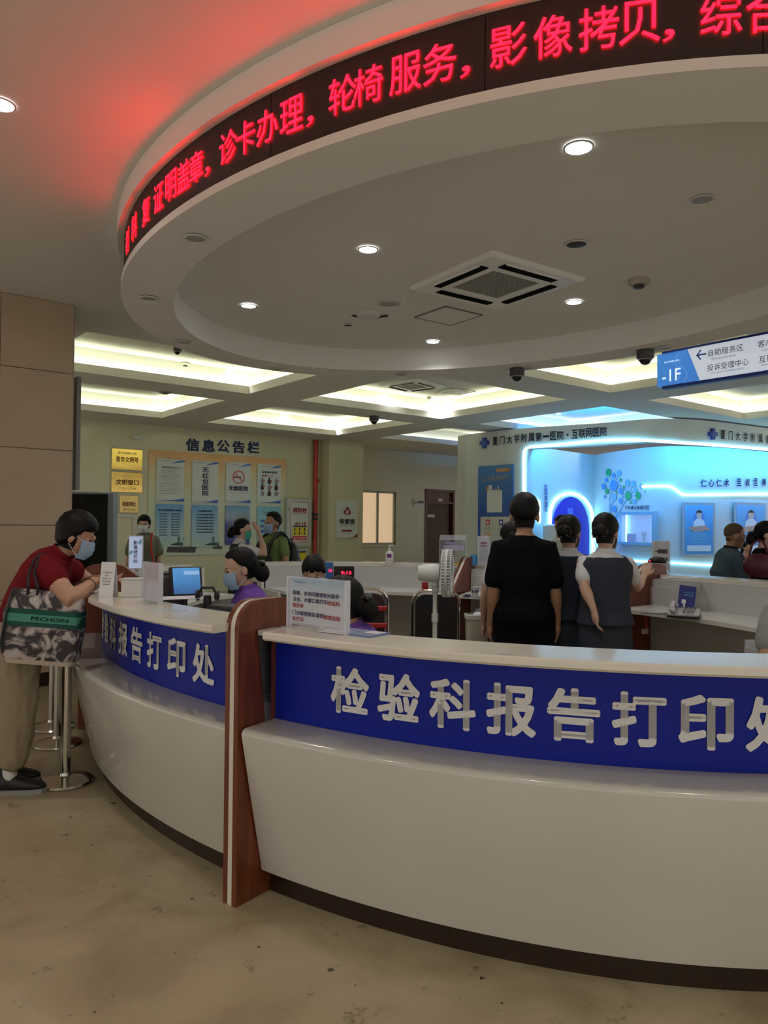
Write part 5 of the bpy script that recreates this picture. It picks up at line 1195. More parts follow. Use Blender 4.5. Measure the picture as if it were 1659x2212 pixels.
mb = MB(); mb.loft([[Vector((x, y * .03 * k, .003 + (z * .028 * k + .0))) for y, z in [(math.cos(TP * i / 10), 1 + math.sin(TP * i / 10)) for i in range(10)]] for x, k in ((-.07, .35), (-.05, .8), (-.01, 1), (.05, .9), (.075, .5))]); mb.build('scanner_body', BLACK, t); MB().ell((-.05, -.024, .024), (.006, .005, .006), 8, 6).build('status_light', mat('digit_red', (.6, .01, .03)), t)
pp = aty(1465, 1246, 5.75); t = thing('paper_pile', 'loose white papers on the right ledge beside the divider', 'papers', (pp.x, pp.y, ZT), R_(-35)); 
for i in range(3): MB().box((.02 * i, .01 * i, .002 + .003 * i), (.22, .12, .002), rz=.15 * i).build('sheet', PAPER, t, smooth=False)
pp = on_top(1415, 1327); t = thing('cable', 'grey cable lying at the end of the right worktop', 'cable', (pp.x, pp.y, ZW)); MB().tube(smooth_path([Vector(q) for q in ((-.1, .0, .006), (-.04, .03, .006), (.03, -.01, .006), (.1, .03, .006))], 6), .006, 6).build('lead', GREY, t)
pp = aty(1396, 1350, 5.75); t = thing('hanging_tag', 'red tag hanging under the right worktop beside the divider', 'tag', (pp.x, pp.y, .83)); MB().box((0, 0, -.06), (.022, .006, .12)).build('ribbon', mat('tag_red', (.30, .02, .015), .6), t, smooth=False); MB().box((-.01, 0, -.14), (.05, .012, .04)).build('card', mat('tag_beige', (.42, .36, .24), .6), t, smooth=False)

# pedestal fan
pf = aty(966, 1238, 5.3)
t = thing('pedestal_fan', 'white pedestal fan seen from the side beside the far divider', 'fan', (pf.x - .085, pf.y, 0), R_(-9)); zf = pf.z
FANW = mat('fan_white', (.70, .72, .70), .35, var=.03)
MB().lathe([(.19, 0), (.19, .02), (.06, .045), (.025, .06)], 28).build('base', FANW, t)
MB().tube([(0, 0, .05), (0, 0, zf - .12)], [.02, .016]).build('pole', FANW, t); MB().lathe([(.024, -.03), (.024, .03)], 14, (0, 0, zf - .32)).build('height_collar', FANW, t)
mb = MB(); mb.box((0, 0, zf - .10), (.05, .04, .09), bev=.008); mb.ell((0, -.024, zf - .085), (.02, .012, .02)); mb.build('tilt_joint', FANW, t)
AX = Matrix.Translation((0, 0, zf)) @ Matrix.Rotation(R_(90), 4, 'Y')
mb = MB(); mb.lathe([(.03, -.125), (.052, -.12), (.062, -.08), (.064, .0), (.058, .03)], 24, T=AX); mb.build('motor_housing', FANW, t)
Rf = .168
for nm, x0, x1 in (('rear_guard', .045, .085), ('front_guard', .085, .125)):
    mb = MB()
    for rr_, xx in ((Rf, .085), (Rf * .97, .085 + (x1 - x0) * (.8 if nm[0] == 'f' else -.8)), (Rf * .55, x1 if nm[0] == 'f' else x0)):
        mb.tube([AX @ Vector((rr_ * math.cos(TP * i / 40), rr_ * math.sin(TP * i / 40), xx)) for i in range(40)], .0035, 5, closed=True)
    for i in range(48):
        a = TP * i / 48; f = 1 if nm[0] == 'f' else -1; c_, s_ = math.cos(a), math.sin(a)
        mb.tube([AX @ Vector((r * c_, r * s_, xx)) for r, xx in ((Rf, .085), (Rf * .985, .085 + f * .028), (Rf * .8, .085 + f * .04), (Rf * .25, .085 + f * .04))], .003, 4)
    mb.build(nm, FANW, t); 
MB().lathe([(Rf * 1.015, .078), (Rf * 1.015, .092), (Rf * .985, .092), (Rf * .985, .078)], 40, T=AX, caps=False).build('guard_rim', FANW, t)
mb = MB()
for k in range(3):
    B = AX @ Matrix.Rotation(TP * k / 3, 4, 'Z'); mb.loft([[B @ Vector((x, y + o, .085 + zz)) for x, zz, o in ((-.02 - r * .1, -.008, 0), (.02 + r * .35, .012, 0), (.02 + r * .35, .014, 0), (-.02 - r * .1, -.006, 0))] for r, y in ((.0, .02), (.08, .06), (.10, .12), (.05, .15))])
mb.build('blades', mat('fan_blade', (.45, .58, .66), .25, alpha=.8), t); MB().lathe([(.03, .05), (.03, .10), (.01, .11)], 16, T=AX).build('hub', FANW, t)
MB().tube([(.02, -.02, .3), (.05, -.03, .22), (.12, -.02, .1), (.2, .02, .02)], .005, 6).build('power_cord', FANW, t)

# chairs
def chair(loc, rz, label, backm, wd, top, stripes=False, kind='banquet'):
    t = thing('office_chair', label, 'chair', loc, rz)   # local: back towards -y
    h = wd / 2; sh = .46
    mb = MB(); mb.box((0, .0, sh - .03), (wd * .96, .42, .06), bev=.02); mb.build('seat', backm, t)
    mb = MB(); r = .09
    arch = [(-h, -.20, .30), (-h, -.215, top - r)] + [(-h + r - r * math.cos(R_(a)), -.25, top - r + r * math.sin(R_(a))) for a in range(0, 91, 18)] + [(h - r + r * math.sin(R_(a)), -.25, top - r + r * math.cos(R_(a))) for a in range(0, 91, 18)] + [(h, -.215, top - r), (h, -.20, .30)]
    mb.tube(arch, .011, 8); mb.build('back_frame', CHROME, t)
    mb = MB(); n = 8; P = rrect(-h + .022, .50, h - .022, top - .03, .07)
    mb.prism([(x, z) for x, z in P], -.262, -.225, 'y'); mb.build('backrest', backm, t)
    if stripes:
        for k in range(3): MB().box((0, -.262, top - .13 - .115 * k), (wd * .98, .03, .035), bev=.008).build('red_band', mat('band_red', (.40, .012, .012), .5), t, smooth=False)
    for sx in (-1, 1):
        MB().tube([(sx * h, -.20, .31), (sx * h, -.24, 0)], .011, 8).build('leg', CHROME, t); MB().tube([(sx * h, .19, sh - .04), (sx * (h + .01), .22, 0)], .011, 8).build('leg', CHROME, t)
    return t
CHB = mat('black_leatherette', (.012, .011, .012), .45, var=.1); CHR = mat('brown_leatherette', (.03, .012, .01), .45, var=.1)
pc_ = aty(941, 1300, 6.0); chair((pc_.x, pc_.y + .2, 0), 0, 'black chair with chrome arch behind the pedestal fan', CHB, .375, .97)
pc_ = aty(775, 1300, 5.1); chair((pc_.x, pc_.y + .2, 0), 0, 'dark chair with three red bands behind the acrylic notice', CHR, .40, 1.06, True)
# small wall-side things: kiosk behind the column
pk = aty(200, 1225, 8.6); zk = aty(200, 1062, 8.6).z
t = thing('information_kiosk', 'tall dark-screened kiosk with silver frame beside the stone column', 'kiosk', (pk.x, pk.y, 0), R_(6)); 
MB().box((-.08, .1, zk / 2), (.62, .16, zk), bev=.01).build('body', mat('kiosk_silver', (.36, .42, .50), .35, .4), t, smooth=False); panel('screen', -.37, .35, .155, zk - .03, .01, .018, mat('kiosk_screen', (.012, .014, .012), .25, var=.1), t); panel('base', -.42, 0, .26, .06, -.1, .3, GREY, t)
# stanchions at the left
STB = mat('chrome_dim', (.60, .58, .53), .16, 1.0, var=.05)
for (px, py, lb) in ((141, 1690, 'chrome queue post nearest the counter, behind the patterned tote bag'), (124, 1608, 'chrome queue post farther back behind the visitor legs'), (112, 1572, 'farthest chrome queue post behind the visitor')):
    p = atz(px, py, 0); t = thing('queue_post', lb, 'queue post', (p.x, p.y, 0))
    MB().lathe([(.155, 0), (.158, .008), (.15, .018), (.10, .028), (.035, .045), (.03, .06)], 32).build('base', STB, t)
    MB().tube([(0, 0, .05), (0, 0, .90)], .027, 18).build('post', STB, t); MB().lathe([(.036, .90), (.036, .95), (.03, .965), (.01, .97)], 20).build('cap', STB, t)

# ================================================================== PEOPLE
def skin(n, c): return mat('skin_' + n, c, .5, var=.06, vscale=20, bump=.05, bscale=200)
SK1 = skin('warm', (.50, .29, .19)); SK2 = skin('light', (.58, .37, .27)); SK3 = skin('tan', (.40, .22, .13))
HAIR = mat('black_hair', (.003, .0026, .0026), .5, var=.4, vscale=60, bump=.5, bscale=180, spec=.22)
HAIRB = mat('shaved_hair', (.10, .065, .045), .7, var=.2, vscale=60)
MASKB = mat('blue_mask', (.32, .49, .70), .7, var=.04, bump=.1, bscale=80); MASKG = mat('green_mask', (.05, .45, .30), .7, var=.04); MASKW = mat('white_mask', (.72, .76, .78), .7, var=.04)
EYEW = mat('eye_white', (.70, .68, .64), .3); 
def cloth(n, c, rough=.85): return mat('cloth_' + n, c, rough, var=.10, vscale=9, bump=.35, bscale=26, spec=.12)
VEST = cloth('grey_vest', (.040, .047, .066)); WSHIRT = cloth('white_shirt', (.66, .66, .68)); PURPLE = cloth('purple_scrub', (.17, .08, .40)); BLACKT = cloth('black_tee', (.0035, .0035, .0055)); REDT = cloth('red_polo', (.17, .010, .016)); BEIGEP = cloth('beige_trousers', (.33, .27, .185)); GREENT = cloth('green_polo', (.17, .24, .085)); OLIVET = cloth('grey_green_shirt', (.20, .22, .17)); BLUET = cloth('slate_polo', (.075, .115, .145)); PINKT = cloth('pink_top', (.50, .24, .22)); DARKP = cloth('dark_trousers', (.02, .02, .025)); GREYT = cloth('grey_tee', (.28, .29, .28)); WTEE = cloth('white_tee', (.66, .67, .66))
SHOE = mat('black_shoe', (.012, .012, .012), .5, var=.1); SOLE = mat('grey_sole', (.30, .30, .31), .6); SOCK = mat('white_sock', (.66, .66, .66), .8)

def ring(c, X, D, rx, ry, n=20, p=2.3):
    out = []
    for k in range(n):
        a = TP * k / n; ca, sa = math.cos(a), math.sin(a)
        out.append(c + X * (math.copysign(abs(ca) ** (2 / p), ca) * rx) + D * (math.copysign(abs(sa) ** (2 / p), sa) * ry))
    return out
def capsule(mb, pts, rs, n=12):
    pts = [Vector(p) for p in pts]; P, Rr = [], []
    d0 = (pts[1] - pts[0]).normalized(); d1 = (pts[-1] - pts[-2]).normalized()
    for f, k in ((-.95, .35), (-.6, .8)): P.append(pts[0] + d0 * rs[0] * f); Rr.append(rs[0] * k)
    P += pts; Rr += list(rs)
    for f, k in ((.6, .8), (.95, .35)): P.append(pts[-1] + d1 * rs[-1] * f); Rr.append(rs[-1] * k)
    mb.tube(P, Rr, n)
def limb(a, b, c, ra, rb, rc, n=6):
    """points and radii along a bent limb a-b-c, with a fuller muscle in the middle of each segment"""
    P, Rr = [], []
    for k in range(n):
        f = k / n; P.append(a.lerp(b, f)); Rr.append(ra + (rb - ra) * f + .006 * math.sin(math.pi * f))
    for k in range(n + 1):
        f = k / n; P.append(b.lerp(c, f)); Rr.append(rb + (rc - rb) * f + .007 * math.sin(math.pi * min(1, f * 1.5)))
    return P, Rr
def person(label, loc, face, h=1.60, build=1.0, lean=0.0, bend=0.0, sit=False, arms=None, head=(0, 0), hair='short', sk=SK1, mask=None, top=None, bottom=None, voxel=.0095, male=False, feet=True, stance=.085, hairm=None, hair_scale=1.0, bald=False, leg_pose=None, belly=0.0, arm_r=1.0, headsz=None, at=None, stool_label=None, fringe=None, arms_px=None):
    """facing local +y; right side is +x; all local numbers are for a height of 1.60 m and scaled"""
    hipz = .50 if sit else .86
    piv = Vector((0, 0, hipz)); 
    def spine(z):
        """point on the spine for a standing height z, after leaning"""
        u = z - .86; ang = lean + bend * max(0, min(1, u / .5)); 
        n = 8; p = piv.copy()
        if u <= 0: return p + Vector((0, 0, u)), lean * 0 if u < 0 else lean
        for k in range(n):
            a = lean + bend * (k + .5) / n * min(1, u / .5); p = p + Vector((0, math.sin(a), math.cos(a))) * (u / n)
        return p, ang
    X = Vector((1, 0, 0))
    def tr(z, rx, ry, yo=0.0):
        c, a = spine(z); D = Vector((0, math.cos(a), -math.sin(a))); return c + D * yo, X, D, rx, ry
    bs = 1 + (build - 1) * .6; sw = (.170 if male else .148) * bs
    rows = [(.78, .150, .105, -.01), (.86, .165, .118, -.012), (.95, .148, .105, 0), (1.02, .140, .100 + belly * .6, .0), (1.10, .146, .105 + belly, .004), (1.19, .160, .108, .006), (1.265, .165, .098, .0), (1.295, .145, .084, -.003), (1.32, .105, .070, -.006), (1.345, .072, .058, -.006), (1.37, .05, .05, .0)]
    if male: rows = [(z, rx * (1.08 if z > 1.15 else 1.0), ry * 1.08, yo) for z, rx, ry, yo in rows]
    rows = [(z, (rx * build if z < 1.12 else min(rx * bs, sw + .012)) if z < 1.33 else rx, ry * build, yo) for z, rx, ry, yo in rows]
    shc, sha = spine(1.272); shD = Vector((0, math.cos(sha), -math.sin(sha))); shU = Vector((0, math.sin(sha), math.cos(sha)))
    sh = {1: shc + X * sw * 1.0, -1: shc - X * sw * 1.0}
    nb, na = spine(1.37)
    # head frame
    hy, hp = head
    hm = Matrix.Rotation(hy, 4, 'Z') @ Matrix.Rotation(-hp, 4, 'X')
    neck_dir = Vector((0, math.sin(na * .6 + .15), math.cos(na * .6 + .15)))
    hc = nb + neck_dir * .100 + (hm.to_3x3() @ Vector((0, .012, .012)))
    rzf = face - math.pi / 2; s = h / 1.60; headsz = headsz or (1.07 if male else 1.03)
    if at is not None:
        T_ = aty(*at)
        if not sit: s = T_.z / hc.z
        off_ = Matrix.Rotation(rzf, 4, 'Z') @ (hc * s); loc = (T_.x - off_.x, T_.y - off_.y, (T_.z - off_.z) if sit else 0.0)
    t = thing('person', label, 'person', loc, rzf)
    if stool_label:
        st_ = thing('swivel_stool', stool_label, 'stool', (loc[0], loc[1], 0), 0); zs_ = loc[2] + (hipz - .10) * s
        MB().lathe([(.17, zs_ - .05), (.19, zs_ - .03), (.19, zs_ - .01), (.16, zs_)], 24).build('seat', CHB, st_); MB().tube([(0, 0, .06), (0, 0, zs_ - .04)], .025).build('column', CHROME, st_)
        for k in range(5): a = TP * k / 5; MB().tube([(0, 0, .07), (.24 * math.cos(a), .24 * math.sin(a), .03)], .015, 8).build('foot', BLACK, st_)
    HM = Matrix.Scale(s, 4) @ Matrix.Translation(hc) @ hm @ Matrix.Scale(headsz, 4)
    body = MB()
    def loft_rows(mb, rr, g=0.0):
        mb.loft([[q * s for q in ring(c, X_, D, rx + g, ry + g)] for (c, X_, D, rx, ry) in [tr(*r) for r in rr]])
    loft_rows(body, [(z, rx - .006, ry - .006, yo) for z, rx, ry, yo in rows])
    capsule(body, [q * s for q in (nb - neck_dir * .06, nb + neck_dir * .03, hc + hm.to_3x3() @ Vector((0, -.02, -.03)))], [.052 * s, .046 * s * (1.12 if male else 1), .05 * s])
    def he(c, r, n=14, m=10): body.ell(HM @ Vector(c), [q * s * headsz for q in r], n, m, rot=(hm.to_3x3()))
    he((0, -.012, .03), (.074, .092, .086)); he((0, .024, -.025), (.060, .062, .086)); he((0, .050, -.088), (.036, .034, .028)); he((0, .0, -.055), (.056, .06, .05))
    he((0, .089, -.022), (.012, .016, .022), 10, 8); he((0, .085, .016), (.045, .012, .012), 12, 8)
    he((0, .083, -.060), (.022, .010, .007), 10, 7)
    for sx in (1, -1): he((sx * .077, -.008, -.014), (.010, .020, .032), 10, 8); he((sx * .034, .070, -.022), (.022, .018, .022), 10, 7)
    # arms
    arms = dict(arms or {})
    for sx, (ep, wp, fd_) in (arms_px or {}).items():   # arm joints given as sight-line points: bring them into the body's own space
        inv_ = (Matrix.Translation(loc) @ Matrix.Rotation(rzf, 4, 'Z')).inverted()
        arms[sx] = (inv_ @ aty(*ep) / s, inv_ @ aty(*wp) / s, fd_)
    jn = {}
    for sx in (1, -1):
        e, w_, fd = arms.get(sx, ((sx * (sw + .055), -.01, 1.03), (sx * (sw + .065), .05, .80), (0, .12, -1)))
        if sx not in arms and sit: e, w_, fd = (sx * (sw + .05), .08, .72), (sx * (sw * .6), .30, .76), (0, 1, 0)
        e, w_, fd = Vector(e), Vector(w_), Vector(fd).normalized(); jn[sx] = (sh[sx], e, w_, fd)
        P, Rr = limb(sh[sx], e, w_, .045 * bs * arm_r, .036 * bs * arm_r, .024 * arm_r); capsule(body, [q * s for q in P], [r * s for r in Rr])
        # hand: palm and five fingers
        pn = (w_ - e).normalized(); side = fd.cross(Vector((0, 0, 1)) if abs(fd.z) < .8 else Vector((0, 1, 0))).normalized()
        if abs(fd.z) > .8: side = Vector((0, 1, 0)); side = (side - fd * side.dot(fd)).normalized()
        nrm = fd.cross(side).normalized(); pc0 = w_ + fd * .012
        capsule(body, [(pc0 + fd * k + side * o) * s for k, o in ((.0, 0), (.03, 0), (.065, 0))], [.023 * s, .026 * s, .022 * s], 10)
        body.ell((pc0 + fd * .042) * s, (.014 * s, .039 * s, .042 * s), 12, 8, rot=Matrix((nrm, side, fd)).transposed())
        curl = -1 if sx > 0 else 1; inn = nrm * curl
        for k, (o, ln) in enumerate(((.030, .066), (.010, .076), (-.010, .070), (-.029, .056))):
            b0 = pc0 + fd * .075 + side * o; d1 = (fd + inn * .20 + side * o * 1.5).normalized(); d2 = (fd + inn * .65).normalized(); d3 = (fd * .6 + inn).normalized()
            capsule(body, [q * s for q in (b0, b0 + d1 * ln * .42, b0 + d1 * ln * .42 + d2 * ln * .32, b0 + d1 * ln * .42 + d2 * ln * .32 + d3 * ln * .26)], [.0092 * s, .0088 * s, .0082 * s, .0072 * s], 8)
        b0 = pc0 + fd * .012 + side * .030; d1 = (fd * .7 + side * .7 + inn * .3).normalized(); d2 = (fd + side * .2 + inn * .35).normalized()
        capsule(body, [q * s for q in (b0, b0 + d1 * .034, b0 + d1 * .034 + d2 * .03)], [.012 * s, .0105 * s, .0085 * s], 8)
    # legs
    lg = {}
    for sx in (1, -1):
        hip = piv + Vector((sx * stance, 0, -.02))
        if leg_pose and sx in leg_pose: kn, an = (Vector(q) for q in leg_pose[sx])
        elif sit: kn, an = Vector((sx * .12, .42, .50)), Vector((sx * .12, .40, .08))
        else: kn, an = Vector((sx * stance, .015, .46)), Vector((sx * stance * .95, -.01, .08))
        lg[sx] = (hip, kn, an)
        P, Rr = limb(hip, kn, an, .078 * build, .052 * build, .034); capsule(body, [q * s for q in P], [r * s for r in Rr])
    B = blob(body, 'body', sk, t, voxel, 5)
    # eyes
    for sx in (1, -1):
        MB().ell(HM @ Vector((sx * .031, .0815, .0)), [q * s for q in (.011, .006, .0055)], 10, 7, rot=hm.to_3x3()).build('eye', INK, t)
        MB().ell(HM @ Vector((sx * .032, .084, .022)), [q * s for q in (.017, .005, .003)], 10, 6, rot=hm.to_3x3()).build('eyebrow', HAIR, t)
    # hair
    hb = MB(); n, m = 48, 32
    RX, RY, RZ = (.083 * hair_scale, .102 * hair_scale, .0955 * hair_scale) if not bald else (.0755, .0935, .0875)
    cz = .036; V = []
    Lf = fringe if fringe is not None else {'bangs': -.05, 'buzz': .42, 'short': .22}.get(hair, .34)
    tabh = {'buzz': [(-1.0, -.62), (-.75, -.60), (-.35, -.50), (.12, -.32), (.36, -.10)], 'bun': [(-1.0, -.80), (-.75, -.74), (-.35, -.58), (.12, -.36), (.36, -.10)], 'lowbun': [(-1.0, -.90), (-.75, -.80), (-.35, -.62), (.12, -.36), (.36, -.08)]}.get(hair, [(-1.0, -.97), (-.75, -.95), (-.35, -.88), (.05, -.62), (.20, -.50), (.40, -.26)]) + [(.62, Lf), (1.01, Lf)]
    def limit(fr):
        for (fa, va), (fb, vb) in zip(tabh, tabh[1:]):
            if fr <= fb: return va + (vb - va) * (fr - fa) / (fb - fa)
        return Lf
    for i in range(m + 1):
        th = math.pi * i / m
        for k in range(n):
            ph = TP * k / n; dz = -math.cos(th); hor = math.sqrt(max(0, 1 - dz * dz)) if dz > -.3 else .954 * (1 - .20 * (-.3 - dz) / .7)   # hair hangs straight below the ears
            d = Vector((hor * math.cos(ph), hor * math.sin(ph), dz)); lim = limit(d.y)
            if hair == 'bangs' and d.y > .3: lim += .55 * max(0, .12 - abs(abs(d.x) - .30)) / .12 * .8
            g = (d.z - lim) / .16; g = max(0, min(1, g)); g = g * g * (3 - 2 * g)
            wob = 1 + ((.06 if hair == 'short' else .035) * noise.noise(d * 6 + Vector((len(label), 0, 0))) if not bald else 0)
            r = (.78 + .22 * g) * wob
            V.append(HM @ Vector((d.x * RX * r, -.012 + d.y * RY * r, cz + d.z * RZ * (r if dz > -.3 else 1.1))))
    Fh = []
    for i in range(m):
        for k in range(n): j = (k + 1) % n; Fh.append([i * n + k, i * n + j, (i + 1) * n + j, (i + 1) * n + k])
    Fh.append(list(range(n - 1, -1, -1))); hb.add(V, Fh)
    if hair == 'bun': 
        hb.ell(HM @ Vector((0, -.122, -.005)), [q * s for q in (.056, .042, .052)], 16, 10, rot=hm.to_3x3())
    if hair == 'lowbun':
        hb.ell(HM @ Vector((0, -.125, -.055)), [q * s for q in (.058, .05, .062)], 16, 10, rot=hm.to_3x3()); hb.ell(HM @ Vector((0, -.09, -.02)), [q * s for q in (.06, .05, .06)], 16, 10, rot=hm.to_3x3())
    if hair == 'pony': hb.ell(HM @ Vector((0, -.115, -.05)), [q * s for q in (.03, .035, .11)], 14, 10, rot=hm.to_3x3())
    if hair == 'bob': hb.ell(HM @ Vector((0, -.05, -.055)), [q * s for q in (.086, .065, .085)], 18, 12, rot=hm.to_3x3())
    hm_ = hairm or (HAIRB if bald else HAIR)
    hair_o = hb.build('hair', hm_, t, angle=180)
    if hair == 'bun':   # glossy hair net clip
        mb = MB()
        for k in range(7): a = TP * k / 7; mb.ell(HM @ Vector((.045 * math.cos(a), -.158 + .012 * abs(math.cos(a)), -.005 + .04 * math.sin(a))), [q * s for q in (.009, .006, .009)], 8, 6)
        mb.build('hair_clip', mat('glossy_clip', (.05, .04, .045), .1, .5), hair_o)
    if hair == 'lowbun': MB().ell(HM @ Vector((0, -.14, .0)), [q * s for q in (.05, .02, .02)], 12, 8, rot=hm.to_3x3()).build('hair_bow', BLACK, hair_o)
    # face mask
    if mask:
        nu, nv = 18, 8; V = []
        for lay in (0, 1):
            for j in range(nv + 1):
                v = j / nv; z = -.112 + .105 * v
                for i in range(nu + 1):
                    u = -1.18 + 2.36 * i / nu; b_ = math.sin(math.pi * v) * .016 * math.cos(u * .8) + .010 * v * max(0, math.cos(u * 1.5)); r = (1.0 if lay == 0 else .95)
                    taper = 1 - .20 * (1 - v) ** 2
                    pl_ = .0012 * math.sin(v * 22)
                    V.append(HM @ Vector((math.sin(u) * .072 * r * taper, (.020 + math.cos(u) * (.070 + b_ + pl_) * (r if lay == 0 else .96) - (.006 if v < .15 else 0)), z)))
        Fm = []; o2 = (nu + 1) * (nv + 1)
        for j in range(nv):
            for i in range(nu):
                a = j * (nu + 1) + i; Fm.append([a, a + 1, a + nu + 2, a + nu + 1]); Fm.append([o2 + a, o2 + a + nu + 1, o2 + a + nu + 2, o2 + a + 1])
        mb = MB().add(V, Fm); mk = mb.build('face_mask', mask, t, angle=180)
        for sx in (1, -1):
            mb = MB()
            for zz, z2 in ((-.012, .012), (-.10, -.045)): mb.tube([HM @ Vector(q) for q in ((sx * .064, .048, zz), (sx * .078, .01, (zz + z2) / 2 + .008), (sx * .084, -.012, z2))], .0018 * s, 5)
            mb.build('ear_loop', MASKW, mk)
    # ---- clothes
    def sleeve(mb, sx, frac, r0, r1):
        a, e, w_, fd = jn[sx]; P = []
        if frac <= 1: ends = [a, a.lerp(e, frac * .5), a.lerp(e, frac)]
        else: ends = [a, e, e.lerp(w_, frac - 1)]
        capsule(mb, [q * s for q in (shc + (a - shc) * .5,)] + [q * s for q in ends], [r0 * s, r0 * .97 * s] + [(r0 + r1) / 2 * s, r1 * s], 16)
    if top:
        g = top.get('g', .012); z0 = top.get('z0', .84)
        rr = [(z, rx + g + (top.get('flare', 0) if z < .93 else 0), ry + g + (top.get('flare', 0) if z < .93 else 0), yo) for z, rx, ry, yo in rows if z0 <= z <= 1.32]
        rr = [(z0, rr[0][1] + .004, rr[0][2] + .004, rr[0][3])] + rr if rr[0][0] > z0 + .01 else rr
        rr.append((1.350, .064 * bs + g * .8, .056 * bs + g * .8, -.006))
        mb = MB(); loft_rows(mb, rr)
        sl = top.get('sleeve', .55)
        if sl:
            for sx in (1, -1): sleeve(mb, sx, sl, .050 * bs * arm_r + g * .5, (.046 * bs * arm_r + g) * top.get('sw', 1))
        blob(mb, top.get('name', 'shirt'), top['m'], t, max(.0095, voxel), 4, .006)
        if 'collar' in top:
            mb = MB(); c, a = spine(1.345); D = Vector((0, math.cos(a), -math.sin(a))); U = Vector((0, math.sin(a), math.cos(a)))
            R1 = [q * s for q in ring(c - U * .008, X, D, .070 * build, .066 * build, 24, 2)]; R2 = [q * s for q in ring(c + U * .030 - D * .004, X, D, .060 * build, .060 * build, 24, 2)]; R3 = [q * s for q in ring(c + U * .030 - D * .004, X, D, .055 * build, .055 * build, 24, 2)]
            mb.loft([R1, R2, R3], caps=False); mb.build('collar', top['collar'], t, angle=60)
        if 'vest' in top:
            rv = [(z, rx + g + .012 + (.010 if z < .95 else 0), ry + g + .012 + (.012 if z < .95 else 0), yo) for z, rx, ry, yo in rows if .84 <= z <= 1.28]
            rv += [(1.315, .128 * build + g, .082 * build + g, -.006)]
            mb = MB(); loft_rows(mb, rv)
            for sx in (1, -1): capsule(mb, [q * s for q in (shc + X * sx * sw * .40, shc + X * sx * sw * .74)], [.060 * s, .058 * s], 14)
            blob(mb, 'vest', top['vest'], t, max(.0095, voxel), 4, .004)
    if bottom:
        k = bottom['kind']; mb = MB()
        if k == 'skirt':
            rr = [(.93, .150, .110), (.86, .172, .128), (.76, .182, .135), (.60, .178, .130), (.42, .165, .120)]
            mb.loft([[q * s for q in ring(Vector((0, 0, z - .86 + hipz)), X, Vector((0, 1, 0)), rx * build, ry * build)] for z, rx, ry in rr])
        else:
            rr = [(z, rx + .012, ry + .012, yo) for z, rx, ry, yo in rows if z <= .96]
            loft_rows(mb, rr)
            ln = bottom.get('len', .95); wd = bottom.get('w', 1.0)
            for sx in (1, -1):
                hip, kn, an = lg[sx]; hem = kn.lerp(an, (ln - .5) * 2)
                wsh = bottom.get('hem', .07)
                capsule(mb, [q * s for q in (hip, hip.lerp(kn, .5), kn, kn.lerp(hem, .5), hem)], [.098 * build * wd * s, .090 * build * wd * s, .078 * build * wd * s, .074 * build * wd * s, wsh * wd * s], 16)
        blob(mb, {'skirt': 'skirt', 'shorts': 'shorts'}.get(k, 'trousers'), bottom['m'], t, max(.0095, voxel), 3, .009 if k == 'trousers' else .004)
    if feet:
        for sx in (1, -1):
            hip, kn, an = lg[sx]; mb = MB(); f0 = Vector((an.x, an.y, 0))
            mb.loft([[(f0 + Vector((math.cos(TP * i / 16) * w1, y, max(.022, zc_ + math.sin(TP * i / 16) * h1)))) * s for i in range(16)] for y, w1, h1, zc_ in ((-.070, .018, .02, .05), (-.06, .034, .045, .06), (-.01, .038, .055, .062), (.06, .043, .038, .05), (.12, .045, .028, .042), (.165, .036, .020, .036), (.185, .014, .010, .032))])
            sh_o = mb.build('shoe', SHOE, t, angle=60)
            mb = MB(); mb.prism([tuple((Vector((f0.x + x, f0.y + y, 0)) * s)[:2]) for x, y in ((.036, -.075), (.046, .06), (.048, .12), (.034, .172), (0, .190), (-.034, .172), (-.048, .12), (-.046, .06), (-.036, -.075), (0, -.085))], .0, .026 * s); mb.build('sole', SOLE, sh_o)
    return t, dict(HM=HM, jn=jn, s=s, lg=lg, spine=spine, sh=sh)
def W2(px, d): return (px - 829.5) / 1600.0 * d
def fdir(x, y): return math.atan2(y, x)

# --- leaning visitor in red at the left counter
PY1 = 4.26
P1, I1 = person('person in a dark red polo and beige trousers leaning on the left counter', None, fdir(.985, .17), h=1.53, build=1.06, lean=.22, bend=.52, head=(0, .34), hair='short', hair_scale=1.10, fringe=.10, sk=SK1, mask=MASKB, voxel=.0075, at=(167, 1157, PY1),
       arm_r=1.22, arms_px={1: ((153, 1297, 3.97), (203, 1256, 4.14), (-.15, .95, .05)), -1: ((196, 1262, 4.55), (214, 1252, 4.32), (.2, .9, .1))}, top=dict(m=REDT, sleeve=.40, collar=REDT, z0=.90, g=.016), bottom=dict(kind='trousers', m=BEIGEP, len=.84, w=1.28, hem=.066),
       leg_pose={1: ((.10, .03, .46), (.10, .0, .08)), -1: ((-.09, -.04, .46), (-.09, -.08, .08))})
for sx in (1, -1):
    hip, kn, an = I1['lg'][sx]; MB().lathe([(.036, 0), (.038, .05), (.036, .06)], 16, tuple((Vector((an.x, an.y - .0, .075)) * I1['s']))).build('sock', SOCK, P1)
a, e, w_, fd = I1['jn'][1]; q = (e.lerp(w_, .86)) * I1['s']; dv = (w_ - e).normalized()
mb = MB(); u = dv.orthogonal().normalized(); v = dv.cross(u); mb.tube([q + (u * math.cos(TP * i / 20) + v * math.sin(TP * i / 20)) * .030 for i in range(20)], .0045, 6, closed=True); mb.build('bracelet', mat('brown_bead', (.10, .03, .015), .35), P1)
